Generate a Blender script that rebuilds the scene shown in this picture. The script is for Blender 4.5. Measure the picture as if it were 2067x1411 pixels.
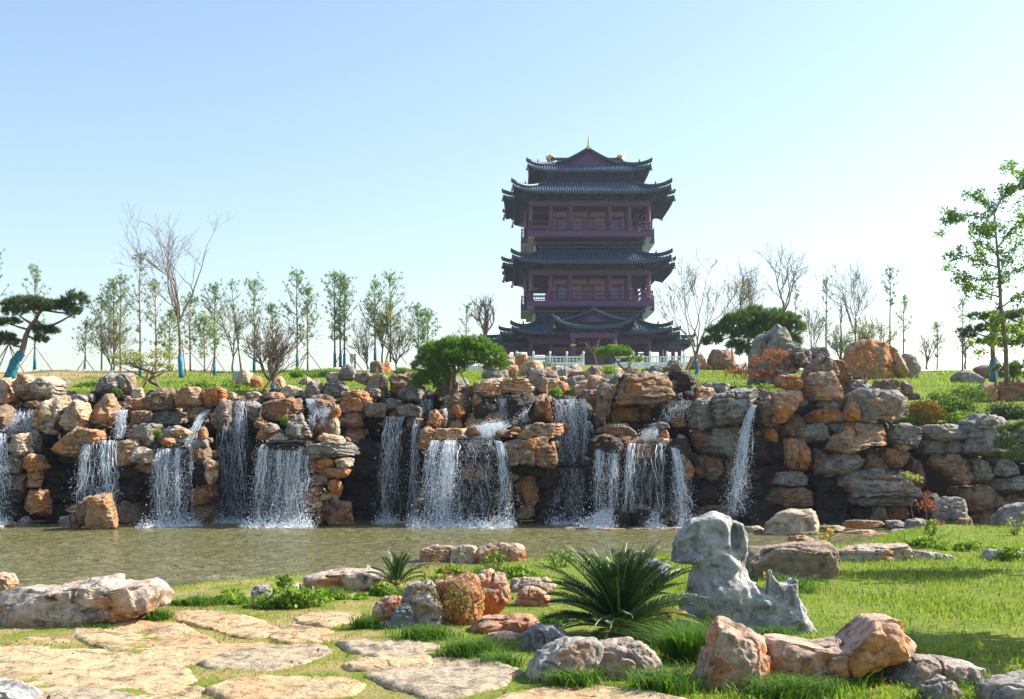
import bpy, math, random
import numpy as np
from math import radians as RAD, pi as PI
for o in list(bpy.data.objects): bpy.data.objects.remove(o)
SC = bpy.context.scene
COL = SC.collection
random.seed(7)
# ------------------------------------------------------------------ camera, sky, sun, exposure
F, CX, HY, CZ = 2400.0, 1033.5, 900.0, 2.2      # focal length in photo pixels, principal column, horizon row, eye height
cam_d = bpy.data.cameras.new('camera'); cam = bpy.data.objects.new('camera', cam_d); COL.objects.link(cam)
cam.location = (0, 0, CZ); cam.rotation_euler = (PI/2, 0, 0)
cam_d.sensor_width = 36; cam_d.lens = 36*F/2067; cam_d.shift_y = (HY-705.5)/2067
cam_d.clip_start = 0.1; cam_d.clip_end = 6000
SC.camera = cam
SUN_AZ, SUN_EL = 71.0, 38.0       # azimuth clockwise from +Y (view direction), elevation
w = bpy.data.worlds.new("World"); SC.world = w; w.use_nodes = True
nt = w.node_tree; bg = nt.nodes['Background']
sky = nt.nodes.new('ShaderNodeTexSky'); sky.sky_type = 'NISHITA'; sky.sun_disc = False
sky.sun_elevation = RAD(SUN_EL); sky.sun_rotation = RAD(SUN_AZ)
sky.air_density = 1.15; sky.dust_density = 1.25; sky.ozone_density = 1.15
nt.links.new(sky.outputs[0], bg.inputs[0]); bg.inputs[1].default_value = 0.108
sl = bpy.data.lights.new('sun', 'SUN'); sl.energy = 5.0; sl.angle = RAD(0.53); sl.color = (1.0, 0.93, 0.82)
sun = bpy.data.objects.new('sun', sl); COL.objects.link(sun)
sun.rotation_euler = (RAD(90-SUN_EL), 0, RAD(180-SUN_AZ)); sun.location = (60, 0, 60)
SC.view_settings.view_transform = 'Standard'; SC.view_settings.look = 'None'
SC.view_settings.exposure = 1.1; SC.view_settings.gamma = 1; SC.view_settings.use_curve_mapping = False
SC.render.engine = 'CYCLES'
SC.cycles.max_bounces = 6; SC.cycles.transparent_max_bounces = 24
# ------------------------------------------------------------------ helpers
def W(px, py, d): return np.array(((px-CX)*d/F, d, CZ-(py-HY)*d/F))
def ground_d(py, z=0.0): return (CZ-z)*F/(py-HY)
def setp(o, label=None, cat=None, group=None, kind=None):
    if label: o['label'] = label
    if cat: o['category'] = cat
    if group: o['group'] = group
    if kind: o['kind'] = kind
    return o
def empty(name, loc, label=None, cat=None, group=None):
    o = bpy.data.objects.new(name, None); COL.objects.link(o); o.location = tuple(loc); o.empty_display_size = .2
    return setp(o, label, cat, group)
def mesh_obj(name, V, Fc, mat, parent=None, loc=(0,0,0), smooth=False, me=None):
    """V in coordinates local to loc; loc is relative to the parent."""
    if me is None:
        me = bpy.data.meshes.new(name); me.from_pydata(np.asarray(V, dtype=float).reshape(-1,3), [], Fc)
        if smooth: me.polygons.foreach_set('use_smooth', np.ones(len(me.polygons), dtype=bool))
        if mat: me.materials.append(mat)
        me.update()
    o = bpy.data.objects.new(name, me); COL.objects.link(o); o.location = tuple(loc)
    if parent is not None: o.parent = parent
    return o
class MB:
    """collects primitives for ONE mesh object"""
    def __init__(s): s.V = []; s.F = []; s.n = 0
    def add(s, V, Fc):
        V = np.asarray(V, float); s.V.append(V); n = s.n
        if isinstance(Fc, np.ndarray): s.F.extend((Fc+n).tolist())
        else: s.F.extend([[i+n for i in f] for f in Fc])
        s.n += len(V)
    def box(s, x0, x1, y0, y1, z0, z1):
        s.add([(x0,y0,z0),(x1,y0,z0),(x1,y1,z0),(x0,y1,z0),(x0,y0,z1),(x1,y0,z1),(x1,y1,z1),(x0,y1,z1)],
              [(0,3,2,1),(4,5,6,7),(0,1,5,4),(1,2,6,5),(2,3,7,6),(3,0,4,7)]); return s
    def tube(s, P, R, k=6, cap=True):
        P = np.asarray(P, float); m = len(P); R = np.broadcast_to(np.asarray(R, float), (m,))
        T = np.gradient(P, axis=0); T /= np.linalg.norm(T, axis=1)[:,None]+1e-9
        up = np.tile(np.array([0.,0,1]), (m,1)); bad = np.abs(T[:,2]) > .9
        if bad.sum() > m/2: up[:] = (0,1,0)
        A = np.cross(T, up); A /= np.linalg.norm(A, axis=1)[:,None]+1e-9; B = np.cross(A, T)
        a = np.arange(k)/k*2*PI
        V = P[:,None,:] + R[:,None,None]*(np.cos(a)[None,:,None]*A[:,None,:]+np.sin(a)[None,:,None]*B[:,None,:])
        i = np.arange(m-1)[:,None]*k; j = np.arange(k)[None,:]; j2 = (j+1) % k
        Fc = np.stack([i+j, i+j2, i+k+j2, i+k+j], -1).reshape(-1,4).tolist()
        if cap: Fc += [list(range(k))[::-1], [(m-1)*k+q for q in range(k)]]
        s.add(V.reshape(-1,3), Fc); return s
    def grid(s, G, flip=False):
        G = np.asarray(G, float); a, b = G.shape[:2]
        i = np.arange(a-1)[:,None]*b; j = np.arange(b-1)[None,:]
        Fc = np.stack([i+j, i+j+1, i+b+j+1, i+b+j], -1).reshape(-1,4)
        if flip: Fc = Fc[:, ::-1]
        s.add(G.reshape(-1,3), Fc); return s
    def build(s, name, mat, parent=None, loc=(0,0,0), smooth=False):
        V = np.concatenate(s.V) if s.V else np.zeros((0,3))
        return mesh_obj(name, V, s.F, mat, parent, loc, smooth)
# ---- value noise
def _hash(x, y, z, s):
    n = (x*73856093) ^ (y*19349663) ^ (z*83492791) ^ (s*2971215073 % 2147483647)
    n = n & 0x7fffffff; n = ((n >> 13) ^ n) * 1274126177 & 0x7fffffff; n = ((n >> 15) ^ n)*739391 & 0x7fffffff
    return (n & 0xffffff)/float(0xffffff)
def vnoise(p, s=0):
    p = np.asarray(p, float); i = np.floor(p).astype(np.int64); f = p-i; f = f*f*f*(f*(f*6-15)+10)
    x, y, z = i[:,0], i[:,1], i[:,2]; r = 0
    for dx in (0,1):
        wx = f[:,0] if dx else 1-f[:,0]
        for dy in (0,1):
            wy = f[:,1] if dy else 1-f[:,1]
            for dz in (0,1):
                wz = f[:,2] if dz else 1-f[:,2]
                r = r + wx*wy*wz*_hash(x+dx, y+dy, z+dz, s)
    return r*2-1
def fbm(p, o=4, s=0, g=.5):
    r = 0; a = 1; t = 0
    for k in range(o): r = r + a*vnoise(np.asarray(p)*2.03**k+17.3*k, s+k); t += a; a *= g
    return r/t
def ridged(p, o=3, s=0):
    r = 0; a = 1; t = 0
    for k in range(o): r = r + a*(1-2*np.abs(vnoise(np.asarray(p)*2.1**k+9.1*k, s+k))); t += a; a *= .5
    return r/t
# ---- materials
def newmat(name):
    m = bpy.data.materials.new(name); m.use_nodes = True; t = m.node_tree
    return m, t, t.nodes['Principled BSDF'], t.nodes['Material Output']
def N(t, kind, **kw):
    n = t.nodes.new('ShaderNode'+kind)
    for k, v in kw.items():
        if k == 'inp':
            for a, b in v.items(): n.inputs[a].default_value = b
        else: setattr(n, k, v)
    return n
def ramp(t, fac, stops):
    r = N(t, 'ValToRGB'); e = r.color_ramp.elements
    while len(e) < len(stops): e.new(.5)
    for q, (p, c) in zip(e, stops): q.position = p; q.color = c if len(c) == 4 else (*c, 1)
    t.links.new(fac, r.inputs[0]); return r.outputs[0]
def mixc(t, fac, a, b, mode='MIX'):
    m = N(t, 'Mix', data_type='RGBA', blend_type=mode)
    for k, v in ((0, fac), (6, a), (7, b)):
        if isinstance(v, bpy.types.NodeSocket): t.links.new(v, m.inputs[k])
        elif k == 0: m.inputs[0].default_value = v
        else: m.inputs[k].default_value = (*v, 1)
    return m.outputs[2]
def mth(t, op, a, b=None):
    m = N(t, 'Math', operation=op)
    for k, v in ((0,a),(1,b)):
        if v is None: continue
        if isinstance(v, bpy.types.NodeSocket): t.links.new(v, m.inputs[k])
        else: m.inputs[k].default_value = v
    return m.outputs[0]
def simple(name, col, rough=.7, metal=0, var=.12, scale=3.0, bump=0, spec=.5):
    m, t, b, out = newmat(name)
    tc = N(t, 'TexCoord'); nz = N(t, 'TexNoise', inp={'Scale': scale, 'Detail': 5})
    t.links.new(tc.outputs['Object'], nz.inputs['Vector'])
    c = ramp(t, nz.outputs[0], [(.3, tuple(x*(1-var) for x in col)), (.7, tuple(min(1, x*(1+var)) for x in col))])
    t.links.new(c, b.inputs['Base Color']); b.inputs['Roughness'].default_value = rough; b.inputs['Metallic'].default_value = metal
    b.inputs['Specular IOR Level'].default_value = spec
    if bump:
        bp = N(t, 'Bump', inp={'Strength': bump, 'Distance': .05}); t.links.new(nz.outputs[0], bp.inputs['Height']); t.links.new(bp.outputs[0], b.inputs['Normal'])
    return m
def rock_mat(name, base, stain, top, bias=.5, rough=.85, crack=.6, scale=1.0, strata=0, spec=.3):
    """base stone colour, iron stain colour, weathered crust colour that gathers on upward faces; bias = share of stain"""
    m, t, b, out = newmat(name); L = t.links.new
    tc = N(t, 'TexCoord'); oi = N(t, 'ObjectInfo')
    sc = N(t, 'VectorMath', operation='SCALE'); L(oi.outputs['Random'], sc.inputs['Scale']); sc.inputs[0].default_value = (37, 51, 29)
    ad = N(t, 'VectorMath', operation='ADD'); L(tc.outputs['Object'], ad.inputs[0]); L(sc.outputs[0], ad.inputs[1]); co = ad.outputs[0]
    def nz(s, d, r=.55, dist=0):
        n = N(t, 'TexNoise', inp={'Scale': s*scale, 'Detail': d, 'Roughness': r, 'Distortion': dist}); L(co, n.inputs['Vector']); return n.outputs[0]
    n1 = nz(1.3, 6, .6, .6); n2 = nz(5, 8, .65); n3 = nz(22, 5, .7); n4 = nz(2.2, 5, .6, 1.2)
    rr = mth(t, 'MULTIPLY', mth(t, 'SUBTRACT', oi.outputs['Random'], .5), .22)
    s1 = ramp(t, mth(t, 'ADD', n1, rr), [(max(.0, .64-bias*.38), (0,0,0)), (min(1, .72-bias*.3), (1,1,1))])
    c = mixc(t, s1, base, stain)
    pale = tuple(min(.8, x*1.5+.05) for x in base); c = mixc(t, ramp(t, n4, [(.56, (0,0,0)), (.70, (.5,.5,.5))]), c, pale)
    ge = N(t, 'NewGeometry'); sx = N(t, 'SeparateXYZ'); L(ge.outputs['Normal'], sx.inputs[0])
    tp = mth(t, 'ADD', sx.outputs['Z'], mth(t, 'MULTIPLY', mth(t, 'SUBTRACT', n2, .5), 1.6))
    c = mixc(t, ramp(t, tp, [(.25, (0,0,0)), (.75, (.55,.55,.55))]), c, top)
    c = mixc(t, 1.0, c, ramp(t, n2, [(.32, (.34,.33,.33)), (.47, (.88,.87,.86)), (.7, (1.16,1.13,1.08))]), 'MULTIPLY')
    c = mixc(t, .8, c, ramp(t, n3, [(.3, (.62,.6,.58)), (.55, (1,1,1))]), 'MULTIPLY')
    # dark weathering patches and cracks
    c = mixc(t, mth(t, 'MULTIPLY', ramp(t, nz(1.9, 7, .7, .4), [(.52, (0,0,0)), (.64, (1,1,1))]), .62), c, (.065,.055,.045))
    vm = N(t, 'VectorMath', operation='ADD'); L(co, vm.inputs[0])
    ns = N(t, 'TexNoise', inp={'Scale': 2.0*scale, 'Detail': 4}); L(co, ns.inputs['Vector']); L(ns.outputs[1], vm.inputs[1])
    vo = N(t, 'TexVoronoi', feature='DISTANCE_TO_EDGE', inp={'Scale': 1.15*scale}); L(vm.outputs[0], vo.inputs['Vector'])
    ck = mth(t, 'MULTIPLY', ramp(t, vo.outputs[0], [(.0, (1,1,1)), (.012, (0,0,0))]), ramp(t, nz(1.1, 3), [(.5, (0,0,0)), (.6, (1,1,1))])); c = mixc(t, mth(t, 'MULTIPLY', ck, crack), c, (.035,.028,.022))
    L(c, b.inputs['Base Color']); b.inputs['Roughness'].default_value = rough; b.inputs['Specular IOR Level'].default_value = spec
    h = mth(t, 'ADD', mth(t, 'MULTIPLY', n2, .75), mth(t, 'MULTIPLY', n3, .35))
    h = mth(t, 'SUBTRACT', h, mth(t, 'MULTIPLY', ck, .35))
    if strata:
        mp = N(t, 'Mapping'); L(co, mp.inputs[0]); mp.inputs['Scale'].default_value = (.5,.5,7); mp.inputs['Rotation'].default_value = (.1,.15,0)
        st = N(t, 'TexNoise', inp={'Scale': 1.6*scale, 'Detail': 6, 'Roughness': .6}); L(mp.outputs[0], st.inputs['Vector']); h = mth(t, 'ADD', h, mth(t, 'MULTIPLY', st.outputs[0], strata))
    bp = N(t, 'Bump', inp={'Strength': .9, 'Distance': .09/scale}); L(h, bp.inputs['Height']); L(bp.outputs[0], b.inputs['Normal'])
    return m
R = {
 'o': rock_mat('rock_orange', (.38,.25,.145), (.54,.205,.05), (.44,.36,.27), .72, strata=.45),
 'b': rock_mat('rock_brown', (.25,.17,.105), (.38,.16,.055), (.32,.265,.21), .45, strata=.55),
 'g': rock_mat('rock_grey', (.27,.25,.22), (.38,.22,.12), (.38,.37,.36), .18, strata=.5),
 'c': rock_mat('rock_cream', (.54,.43,.31), (.56,.29,.12), (.56,.49,.41), .38, strata=.4),
 'w': rock_mat('rock_wet_shade', (.028,.021,.016), (.055,.024,.012), (.04,.032,.025), .35, rough=.6, spec=.25),  # wet rock, its colour darkened further to carry the shade of the recesses
 's': rock_mat('rock_layered', (.31,.25,.19), (.38,.20,.10), (.36,.33,.30), .25, strata=1.1),
}
def leaf_mat(name, c1, c2, tr=.35, rough=.55):
    m, t, b, out = newmat(name); L = t.links.new
    ge = N(t, 'NewGeometry'); oi = N(t, 'ObjectInfo')
    c = ramp(t, ge.outputs['Random Per Island'], [(.0, c1), (1., c2)])
    L(c, b.inputs['Base Color']); b.inputs['Roughness'].default_value = rough; b.inputs['Specular IOR Level'].default_value = .3
    td = N(t, 'BsdfTranslucent'); L(mixc(t, 1., c, (1.25,1.3,.6), 'MULTIPLY'), td.inputs[0])
    mx = N(t, 'MixShader'); mx.inputs[0].default_value = tr; L(b.outputs[0], mx.inputs[1]); L(td.outputs[0], mx.inputs[2]); L(mx.outputs[0], out.inputs[0])
    return m
LF = {
 'pine': leaf_mat('pine_needles', (.045,.10,.03), (.15,.22,.06), .35),
 'pine_far': leaf_mat('pine_needles_young', (.07,.17,.07), (.24,.35,.11), .55),
 'pine_dark': leaf_mat('pine_needles_dark', (.03,.07,.03), (.11,.15,.05), .3),
 'pine_bright': leaf_mat('pine_needles_bright', (.05,.15,.02), (.19,.32,.04), .4),
 'olive': leaf_mat('olive_leaves', (.20,.22,.06), (.42,.40,.13), .55),
 'broad': leaf_mat('broad_leaves', (.08,.17,.03), (.32,.42,.06), .5),
 'yellow': leaf_mat('yellow_leaves', (.30,.22,.03), (.55,.35,.06), .5),
 'rust': leaf_mat('rust_leaves', (.22,.06,.03), (.36,.13,.06), .4),
 'red': leaf_mat('red_leaves', (.45,.04,.03), (.6,.18,.04), .5),
 'shrub': leaf_mat('shrub_leaves', (.05,.12,.02), (.18,.28,.05), .4),
 'weed': leaf_mat('weed_leaves', (.08,.18,.02), (.28,.40,.05), .5),
 'grass': leaf_mat('grass_blades', (.07,.16,.012), (.30,.38,.035), .45),
 'tallgrass': leaf_mat('tall_grass_blades', (.03,.10,.01), (.16,.30,.03), .4),
 'drygrass': leaf_mat('dry_grass_blades', (.35,.27,.11), (.5,.40,.18), .4),
 'cycad': leaf_mat('cycad_leaflets', (.008,.04,.012), (.03,.085,.02), .15, .35),
 'cycad_old': leaf_mat('cycad_leaflets_yellowing', (.16,.20,.03), (.45,.30,.08), .35, .4),
}
BARK = simple('bark', (.17,.125,.095), .9, var=.4, scale=9, bump=.6)
BARK_RED = simple('bark_red', (.30,.13,.075), .9, var=.4, scale=7, bump=.6)
BARK_PALE = simple('bark_pale', (.17,.12,.10), .9, var=.35, scale=9, bump=.5)
WRAP = simple('teal_wrap', (.01,.17,.27), .6, var=.45, scale=7, bump=.8)
POLE = simple('pole_wood', (.30,.17,.11), .8, var=.3, scale=6)
# ------------------------------------------------------------------ rock generator
_cs = {}
def cubesphere(n):
    if n in _cs: return _cs[n]
    idx = {}; V = []; Fc = []
    def vid(p):
        k = tuple(int(round(q)) for q in p)
        if k not in idx: idx[k] = len(V); V.append(k)
        return idx[k]
    for ax in range(3):
        for sg in (-1, 1):
            for i in range(n):
                for j in range(n):
                    q = []
                    for (a, b) in ((0,0),(1,0),(1,1),(0,1)):
                        p = [0,0,0]; p[ax] = sg*n; p[(ax+1)%3] = 2*(i+a)-n; p[(ax+2)%3] = 2*(j+b)-n; q.append(vid(p))
                    Fc.append(q if sg > 0 else q[::-1])
    V = np.array(V, float)/n; V = np.tan(V*PI/4*.98); V /= np.linalg.norm(V, axis=1)[:,None]
    _cs[n] = (V, np.array(Fc)); return _cs[n]
def outline_radius(poly, th):
    """distance from origin to the polygon outline in direction th (farthest hit)"""
    poly = np.asarray(poly); A = poly; B = np.roll(poly, -1, 0); E = B-A
    d = np.stack([np.cos(th), np.sin(th)], 1)
    den = d[:,None,0]*E[None,:,1]-d[:,None,1]*E[None,:,0]; den = np.where(np.abs(den) < 1e-9, 1e-9, den)
    t = (A[None,:,0]*E[None,:,1]-A[None,:,1]*E[None,:,0])/den
    u = (A[None,:,0]*d[:,None,1]-A[None,:,1]*d[:,None,0])/den
    ok = (t > 0) & (u >= -1e-6) & (u <= 1+1e-6)
    t = np.where(ok, t, 0).max(1); return np.where(t < 1e-4, np.linalg.norm(poly, axis=1).mean(), t)
def rock_shape(poly, T, res=12, seed=0, sq=.5, rough=1.0, cuts=16, strata=0., pits=(), cutdepth=.66):
    """poly: outline in the x-z plane around 0 (metres); T: half depth (y). returns V (N,3), faces"""
    rs = np.random.RandomState(seed)
    S, Fc = cubesphere(res)
    th_t = np.linspace(-PI, PI, 361); rt = outline_radius(poly, th_t)
    k = np.array([.25,.5,.25]); rt[:-1] = sum(k[i]*np.roll(rt[:-1], i-1) for i in range(3)); rt[-1] = rt[0]
    th = np.arctan2(S[:,2], S[:,0]); Rr = np.interp(th, th_t, rt)
    s = np.sqrt(S[:,0]**2+S[:,2]**2); sy = np.abs(S[:,1])
    a = np.clip(s, 0, 1)**sq * Rr; V = np.stack([a*np.cos(th), np.sign(S[:,1])*sy**sq*T, a*np.sin(th)], 1)
    size = (rt.mean()+T)/2
    for q in range(cuts):
        n = rs.normal(size=3); n[1] = -abs(n[1])*1.2
        if q % 3 == 0: n[2] = abs(n[2])
        n /= np.linalg.norm(n); pr = V@n; h = pr.max()*rs.uniform(cutdepth, .95)
        f = np.where(pr > h, h/np.maximum(pr, 1e-6), 1); V = V*f[:,None]
    ex = np.ptp(poly, axis=0); V[:,0] *= ex[0]/np.ptp(V[:,0])*1.03; V[:,2] *= ex[1]/np.ptp(V[:,2])*1.03
    V[:,0] += (poly[:,0].max()+poly[:,0].min())/2-(V[:,0].max()+V[:,0].min())/2; V[:,2] += (poly[:,1].max()+poly[:,1].min())/2-(V[:,2].max()+V[:,2].min())/2
    o = rs.uniform(0, 100, 3); Nn = V/(np.linalg.norm(V, axis=1)[:,None]+1e-9)
    P = V/size
    d = .09*fbm(P*1.3+o, 3, seed) + .06*ridged(P*2.2+o, 3, seed+5) - .03 + .06*fbm(P*4.5+o, 4, seed+9)+.05*np.abs(fbm(P*2.4+o+3, 2, seed+21)) - .16*np.clip(ridged(P*1.3+o+7, 1, seed+3)-.72, 0, 1)*3
    V = V + Nn*(d*size*rough)[:,None]
    if strata:
        zz = P[:,2]*3.2+.5*fbm(P*1.1+o, 2, seed+2)
        st = np.abs((zz*1.3) % 1-.5)*2; st = np.clip(st*3-1.2, -1, .35)
        hv = V.copy(); hv[:,2] = 0; hv /= np.linalg.norm(hv, axis=1)[:,None]+1e-6
        V = V + hv*(st*.07*size*strata)[:,None]
    for (x, z, r, dep) in pits:
        g = np.exp(-(((V[:,0]-x)/r)**2+((V[:,2]-z)/r)**2)**1.5)*(V[:,1] < 0); V[:,1] += g*dep
    return V, Fc
_seed = [100]
def parse(s): a = [float(q) for q in s.replace(',', ' ').split()]; return np.array(a).reshape(-1, 2)
def snap_d(px, py, d0=45.5, d1=90, bury=.12):
    ds = np.arange(d0, d1, .25); z = CZ-(py-HY)*ds/F; g = ground_z((px-CX)*ds/F, ds)
    ok = np.where(g > z+bury)[0]; return float(ds[ok[0]]) if len(ok) else float(ds[np.argmax((g-z)/ds)])
def rock(pts, d, mat, name='rock', parent=None, T=None, res=12, label=None, cat=None, group=None, pits=(), seed=None, **kw):
    """pts: outline points (photo pixels) of a rock standing at distance d"""
    if isinstance(pts, str): pts = parse(pts)
    pts = np.asarray(pts, float)
    if d == 'snap':
        d = snap_d(pts[:,0].mean(), pts[:,1].max()); xx = (pts[:,0].mean()-CX)*d/F; zb = CZ-(pts[:,1].max()-HY)*d/F; gap = (zb-float(ground_z(np.array([xx]), np.array([d]))[0])+.15)*F/d
        if gap > 0:
            pts = pts.copy()
            if len(pts) == 2: pts[1,1] += gap
            else: pts[pts[:,1] > pts[:,1].max()-.3*np.ptp(pts[:,1]), 1] += gap
    _seed[0] += 1; sd = _seed[0] if seed is None else seed
    if len(pts) == 2:      # a box: random blocky outline
        rs = np.random.RandomState(sd); (x0,y0),(x1,y1) = pts; c = ((x0+x1)/2, (y0+y1)/2); n = 9
        a = (np.arange(n)+rs.uniform(-.3,.3,n))/n*2*PI; ca, sa = np.cos(a), np.sin(a); e = .55
        r = rs.uniform(.86, 1.08, n)
        pts = np.stack([c[0]+(x1-x0)/2*np.sign(ca)*np.abs(ca)**e*r, c[1]+(y1-y0)/2*np.sign(sa)*np.abs(sa)**e*r], 1)
    c = (pts.min(0)+pts.max(0))/2*.5+pts.mean(0)*.5
    loc = W(c[0], c[1], d); k = d/F
    poly = np.stack([(pts[:,0]-c[0])*k, -(pts[:,1]-c[1])*k], 1)
    w_, h_ = np.ptp(poly[:,0]), np.ptp(poly[:,1])
    if T is None: T = .30*(w_+h_)*.9
    T = max(T, .08)
    pits = [((x-c[0])*k, -(y-c[1])*k, r*k, dep) for (x,y,r,dep) in pits]
    V, Fc = rock_shape(poly, T, res, sd, pits=pits, **kw)
    if parent is not None: loc = loc-np.array(parent.location)
    o = mesh_obj(name, V, Fc, R[mat] if isinstance(mat, str) else mat, parent, loc, smooth=True)
    o.data.set_sharp_from_angle(angle=RAD(34))
    return setp(o, label, cat, group)
# ------------------------------------------------------------------ terrain, water
_sx = np.array([-60,-20,-9,-7.7,-5.8,-5.4,-4.0,-2.7,-.4,1.4,4.5,7.6,8.3,10.3,12.3,14.2,20,60.])
_sd = np.array([8,12.5,16.2,17.1,19.5,21.1,22.8,23.5,24.7,26.2,28,29,29.6,33.5,36,33,32,34.])
def shore(x): return np.interp(x, _sx, _sd)
def hill_z(x, y):
    base = 2.2+.0500*y+.6+0*x                                     # y 785 at D 47, y 748 at D 75
    base = np.where(y < 46, 2.2+.0515*y+.1, base)
    z = 2.2 + y*np.interp(y, [44,47,60,75,130,160], [.044,.0475,.0555,.0632,.0672,.055])
    m = np.exp(-((x-9)/19.)**4)
    flat = 2.2+75*.0632 - np.clip(y-75, 0, 400)*.012
    z = np.where(y > 75, flat*(1-m)+np.minimum(z, 10.95)*m, z)
    z = np.where(y > 175, flat, z)
    r = np.clip((x-12.5)/2.5, 0, 1)                                # the bank sinks towards the right
    z2 = 2.2 + y*np.interp(y, [42,46,56,75], [.012,.026,.052,.0632]); z = z*(1-r)+np.minimum(z, z2)*r
    return z
def ground_z(x, y):
    x = np.asarray(x, float); y = np.asarray(y, float); P = np.stack([x, y, 0*x], -1).reshape(-1,3)
    n = fbm(P*.35, 4, 3).reshape(x.shape); n2 = fbm(P*1.7, 3, 8).reshape(x.shape)
    s = shore(x)-y
    z = .0 + .07*n + .025*n2 - .42*np.clip(1-s/3.2, 0, 1)**1.5 + .05*np.clip(x-4, 0, 6)*np.clip((s-3)/4,0,1)*0
    z = np.where(s < 0, -.42-np.clip(-s, 0, 2)*.55, z)
    h = hill_z(x, y) + .14*n*np.clip((y-46)/6, 0, 1) + .03*n2
    f0 = 45.2+0*x - np.clip((x-12.5)/2, 0, 1)*2.2
    f = np.clip((y-f0)/1.0, 0, 1); f = f*f*(3-2*f)
    return z*(1-f)+h*f
def axis(segs):
    a = []
    for (p, q, st) in segs: a += list(np.arange(p, q, st))
    return np.array(a+[segs[-1][1]])
gx = axis([(-900,-200,100),(-200,-50,10),(-50,-14,1.0),(-14,16,.2),(16,50,1.0),(50,200,10),(200,900,100)])
gy = axis([(-300,-20,40),(-20,4,2),(4,30,.2),(30,42,.6),(42,80,.4),(80,190,3),(190,900,60)])
X, Y = np.meshgrid(gx, gy); Z = ground_z(X, Y)
mb = MB(); mb.grid(np.stack([X, Y, Z], -1))
gm, t, b, out = newmat('grassy_ground'); L = t.links.new
tc = N(t, 'TexCoord'); co = tc.outputs['Object']
def nz(s, d=5, r=.6, v=co):
    n = N(t, 'TexNoise', inp={'Scale': s, 'Detail': d, 'Roughness': r}); L(v, n.inputs['Vector']); return n.outputs[0]
sx = N(t, 'SeparateXYZ'); L(co, sx.inputs[0])
green = mixc(t, ramp(t, nz(5, 8, .7), [(.35, (0,0,0)), (.65, (1,1,1))]), (.11,.16,.02), (.22,.28,.04))
soil = mixc(t, nz(14, 6, .7), (.30,.20,.09), (.52,.39,.20))
nmask = nz(1.3, 6, .65)
# left upper lawn is dry; nearer ground shows soil between the paving
dry = mth(t, 'MULTIPLY', ramp(t, mth(t,'MULTIPLY', sx.outputs['X'], -.02), [(.34,(0,0,0)),(.5,(1,1,1))]), mth(t, 'GREATER_THAN', sx.outputs['Y'], 44))
near = mth(t, 'LESS_THAN', sx.outputs['Y'], 44)
patch = ramp(t, nmask, [(.42, (0,0,0)), (.56, (1,1,1))])
lft = ramp(t, mth(t, 'MULTIPLY', sx.outputs['X'], -.2), [(.0, (.12,.12,.12)), (.35, (.75,.75,.75))])
k = mth(t, 'MAXIMUM', mth(t, 'MULTIPLY', dry, .85), mth(t, 'MULTIPLY', mth(t, 'MULTIPLY', patch, near), lft))
c = mixc(t, k, green, soil)
c = mixc(t, .6, c, ramp(t, nz(28, 4, .7), [(.3, (.6,.6,.55)), (.6, (1.1,1.1,1.05))]), 'MULTIPLY')
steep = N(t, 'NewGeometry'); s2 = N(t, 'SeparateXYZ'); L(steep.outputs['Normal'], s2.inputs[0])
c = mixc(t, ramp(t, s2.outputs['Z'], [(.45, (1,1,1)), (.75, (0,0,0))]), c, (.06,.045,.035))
L(c, b.inputs['Base Color']); b.inputs['Roughness'].default_value = .95; b.inputs['Specular IOR Level'].default_value = .1
bp = N(t, 'Bump', inp={'Strength': .8, 'Distance': .06}); L(nz(20, 5, .7), bp.inputs['Height']); L(bp.outputs[0], b.inputs['Normal'])
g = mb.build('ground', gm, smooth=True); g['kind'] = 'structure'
# pond: a real rippled surface
wm, t, b, out = newmat('pond_water'); L = t.links.new
b.inputs['Base Color'].default_value = (.155,.145,.055,1); b.inputs['Roughness'].default_value = .04; b.inputs['IOR'].default_value = 1.33; b.inputs['Specular IOR Level'].default_value = .55
tc = N(t, 'TexCoord'); mp = N(t, 'Mapping'); L(tc.outputs['Object'], mp.inputs[0]); mp.inputs['Scale'].default_value = (.8,1.3,1)
n1 = N(t, 'TexNoise', inp={'Scale': 2.3, 'Detail': 4, 'Roughness': .6, 'Distortion': .3}); L(mp.outputs[0], n1.inputs['Vector'])
bp = N(t, 'Bump', inp={'Strength': 1.0, 'Distance': .3}); L(n1.outputs[0], bp.inputs['Height']); L(bp.outputs[0], b.inputs['Normal'])
wx = axis([(-70,-16,3),(-16,18,.25),(18,70,3)]); wy = axis([(4,16,1.),(16,42,.1),(42,48,1)])
X, Y = np.meshgrid(wx, wy); P = np.stack([X*.5, Y*1.4, 0*X], -1).reshape(-1,3)
Z = -.5+(.04*fbm(P*1.0, 2, 31)+.034*fbm(P*2.3+5, 2, 33)).reshape(X.shape)
mb = MB(); mb.grid(np.stack([X, Y, Z], -1)); wo = mb.build('pond_water', wm, smooth=True); wo['kind'] = 'structure'
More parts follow.
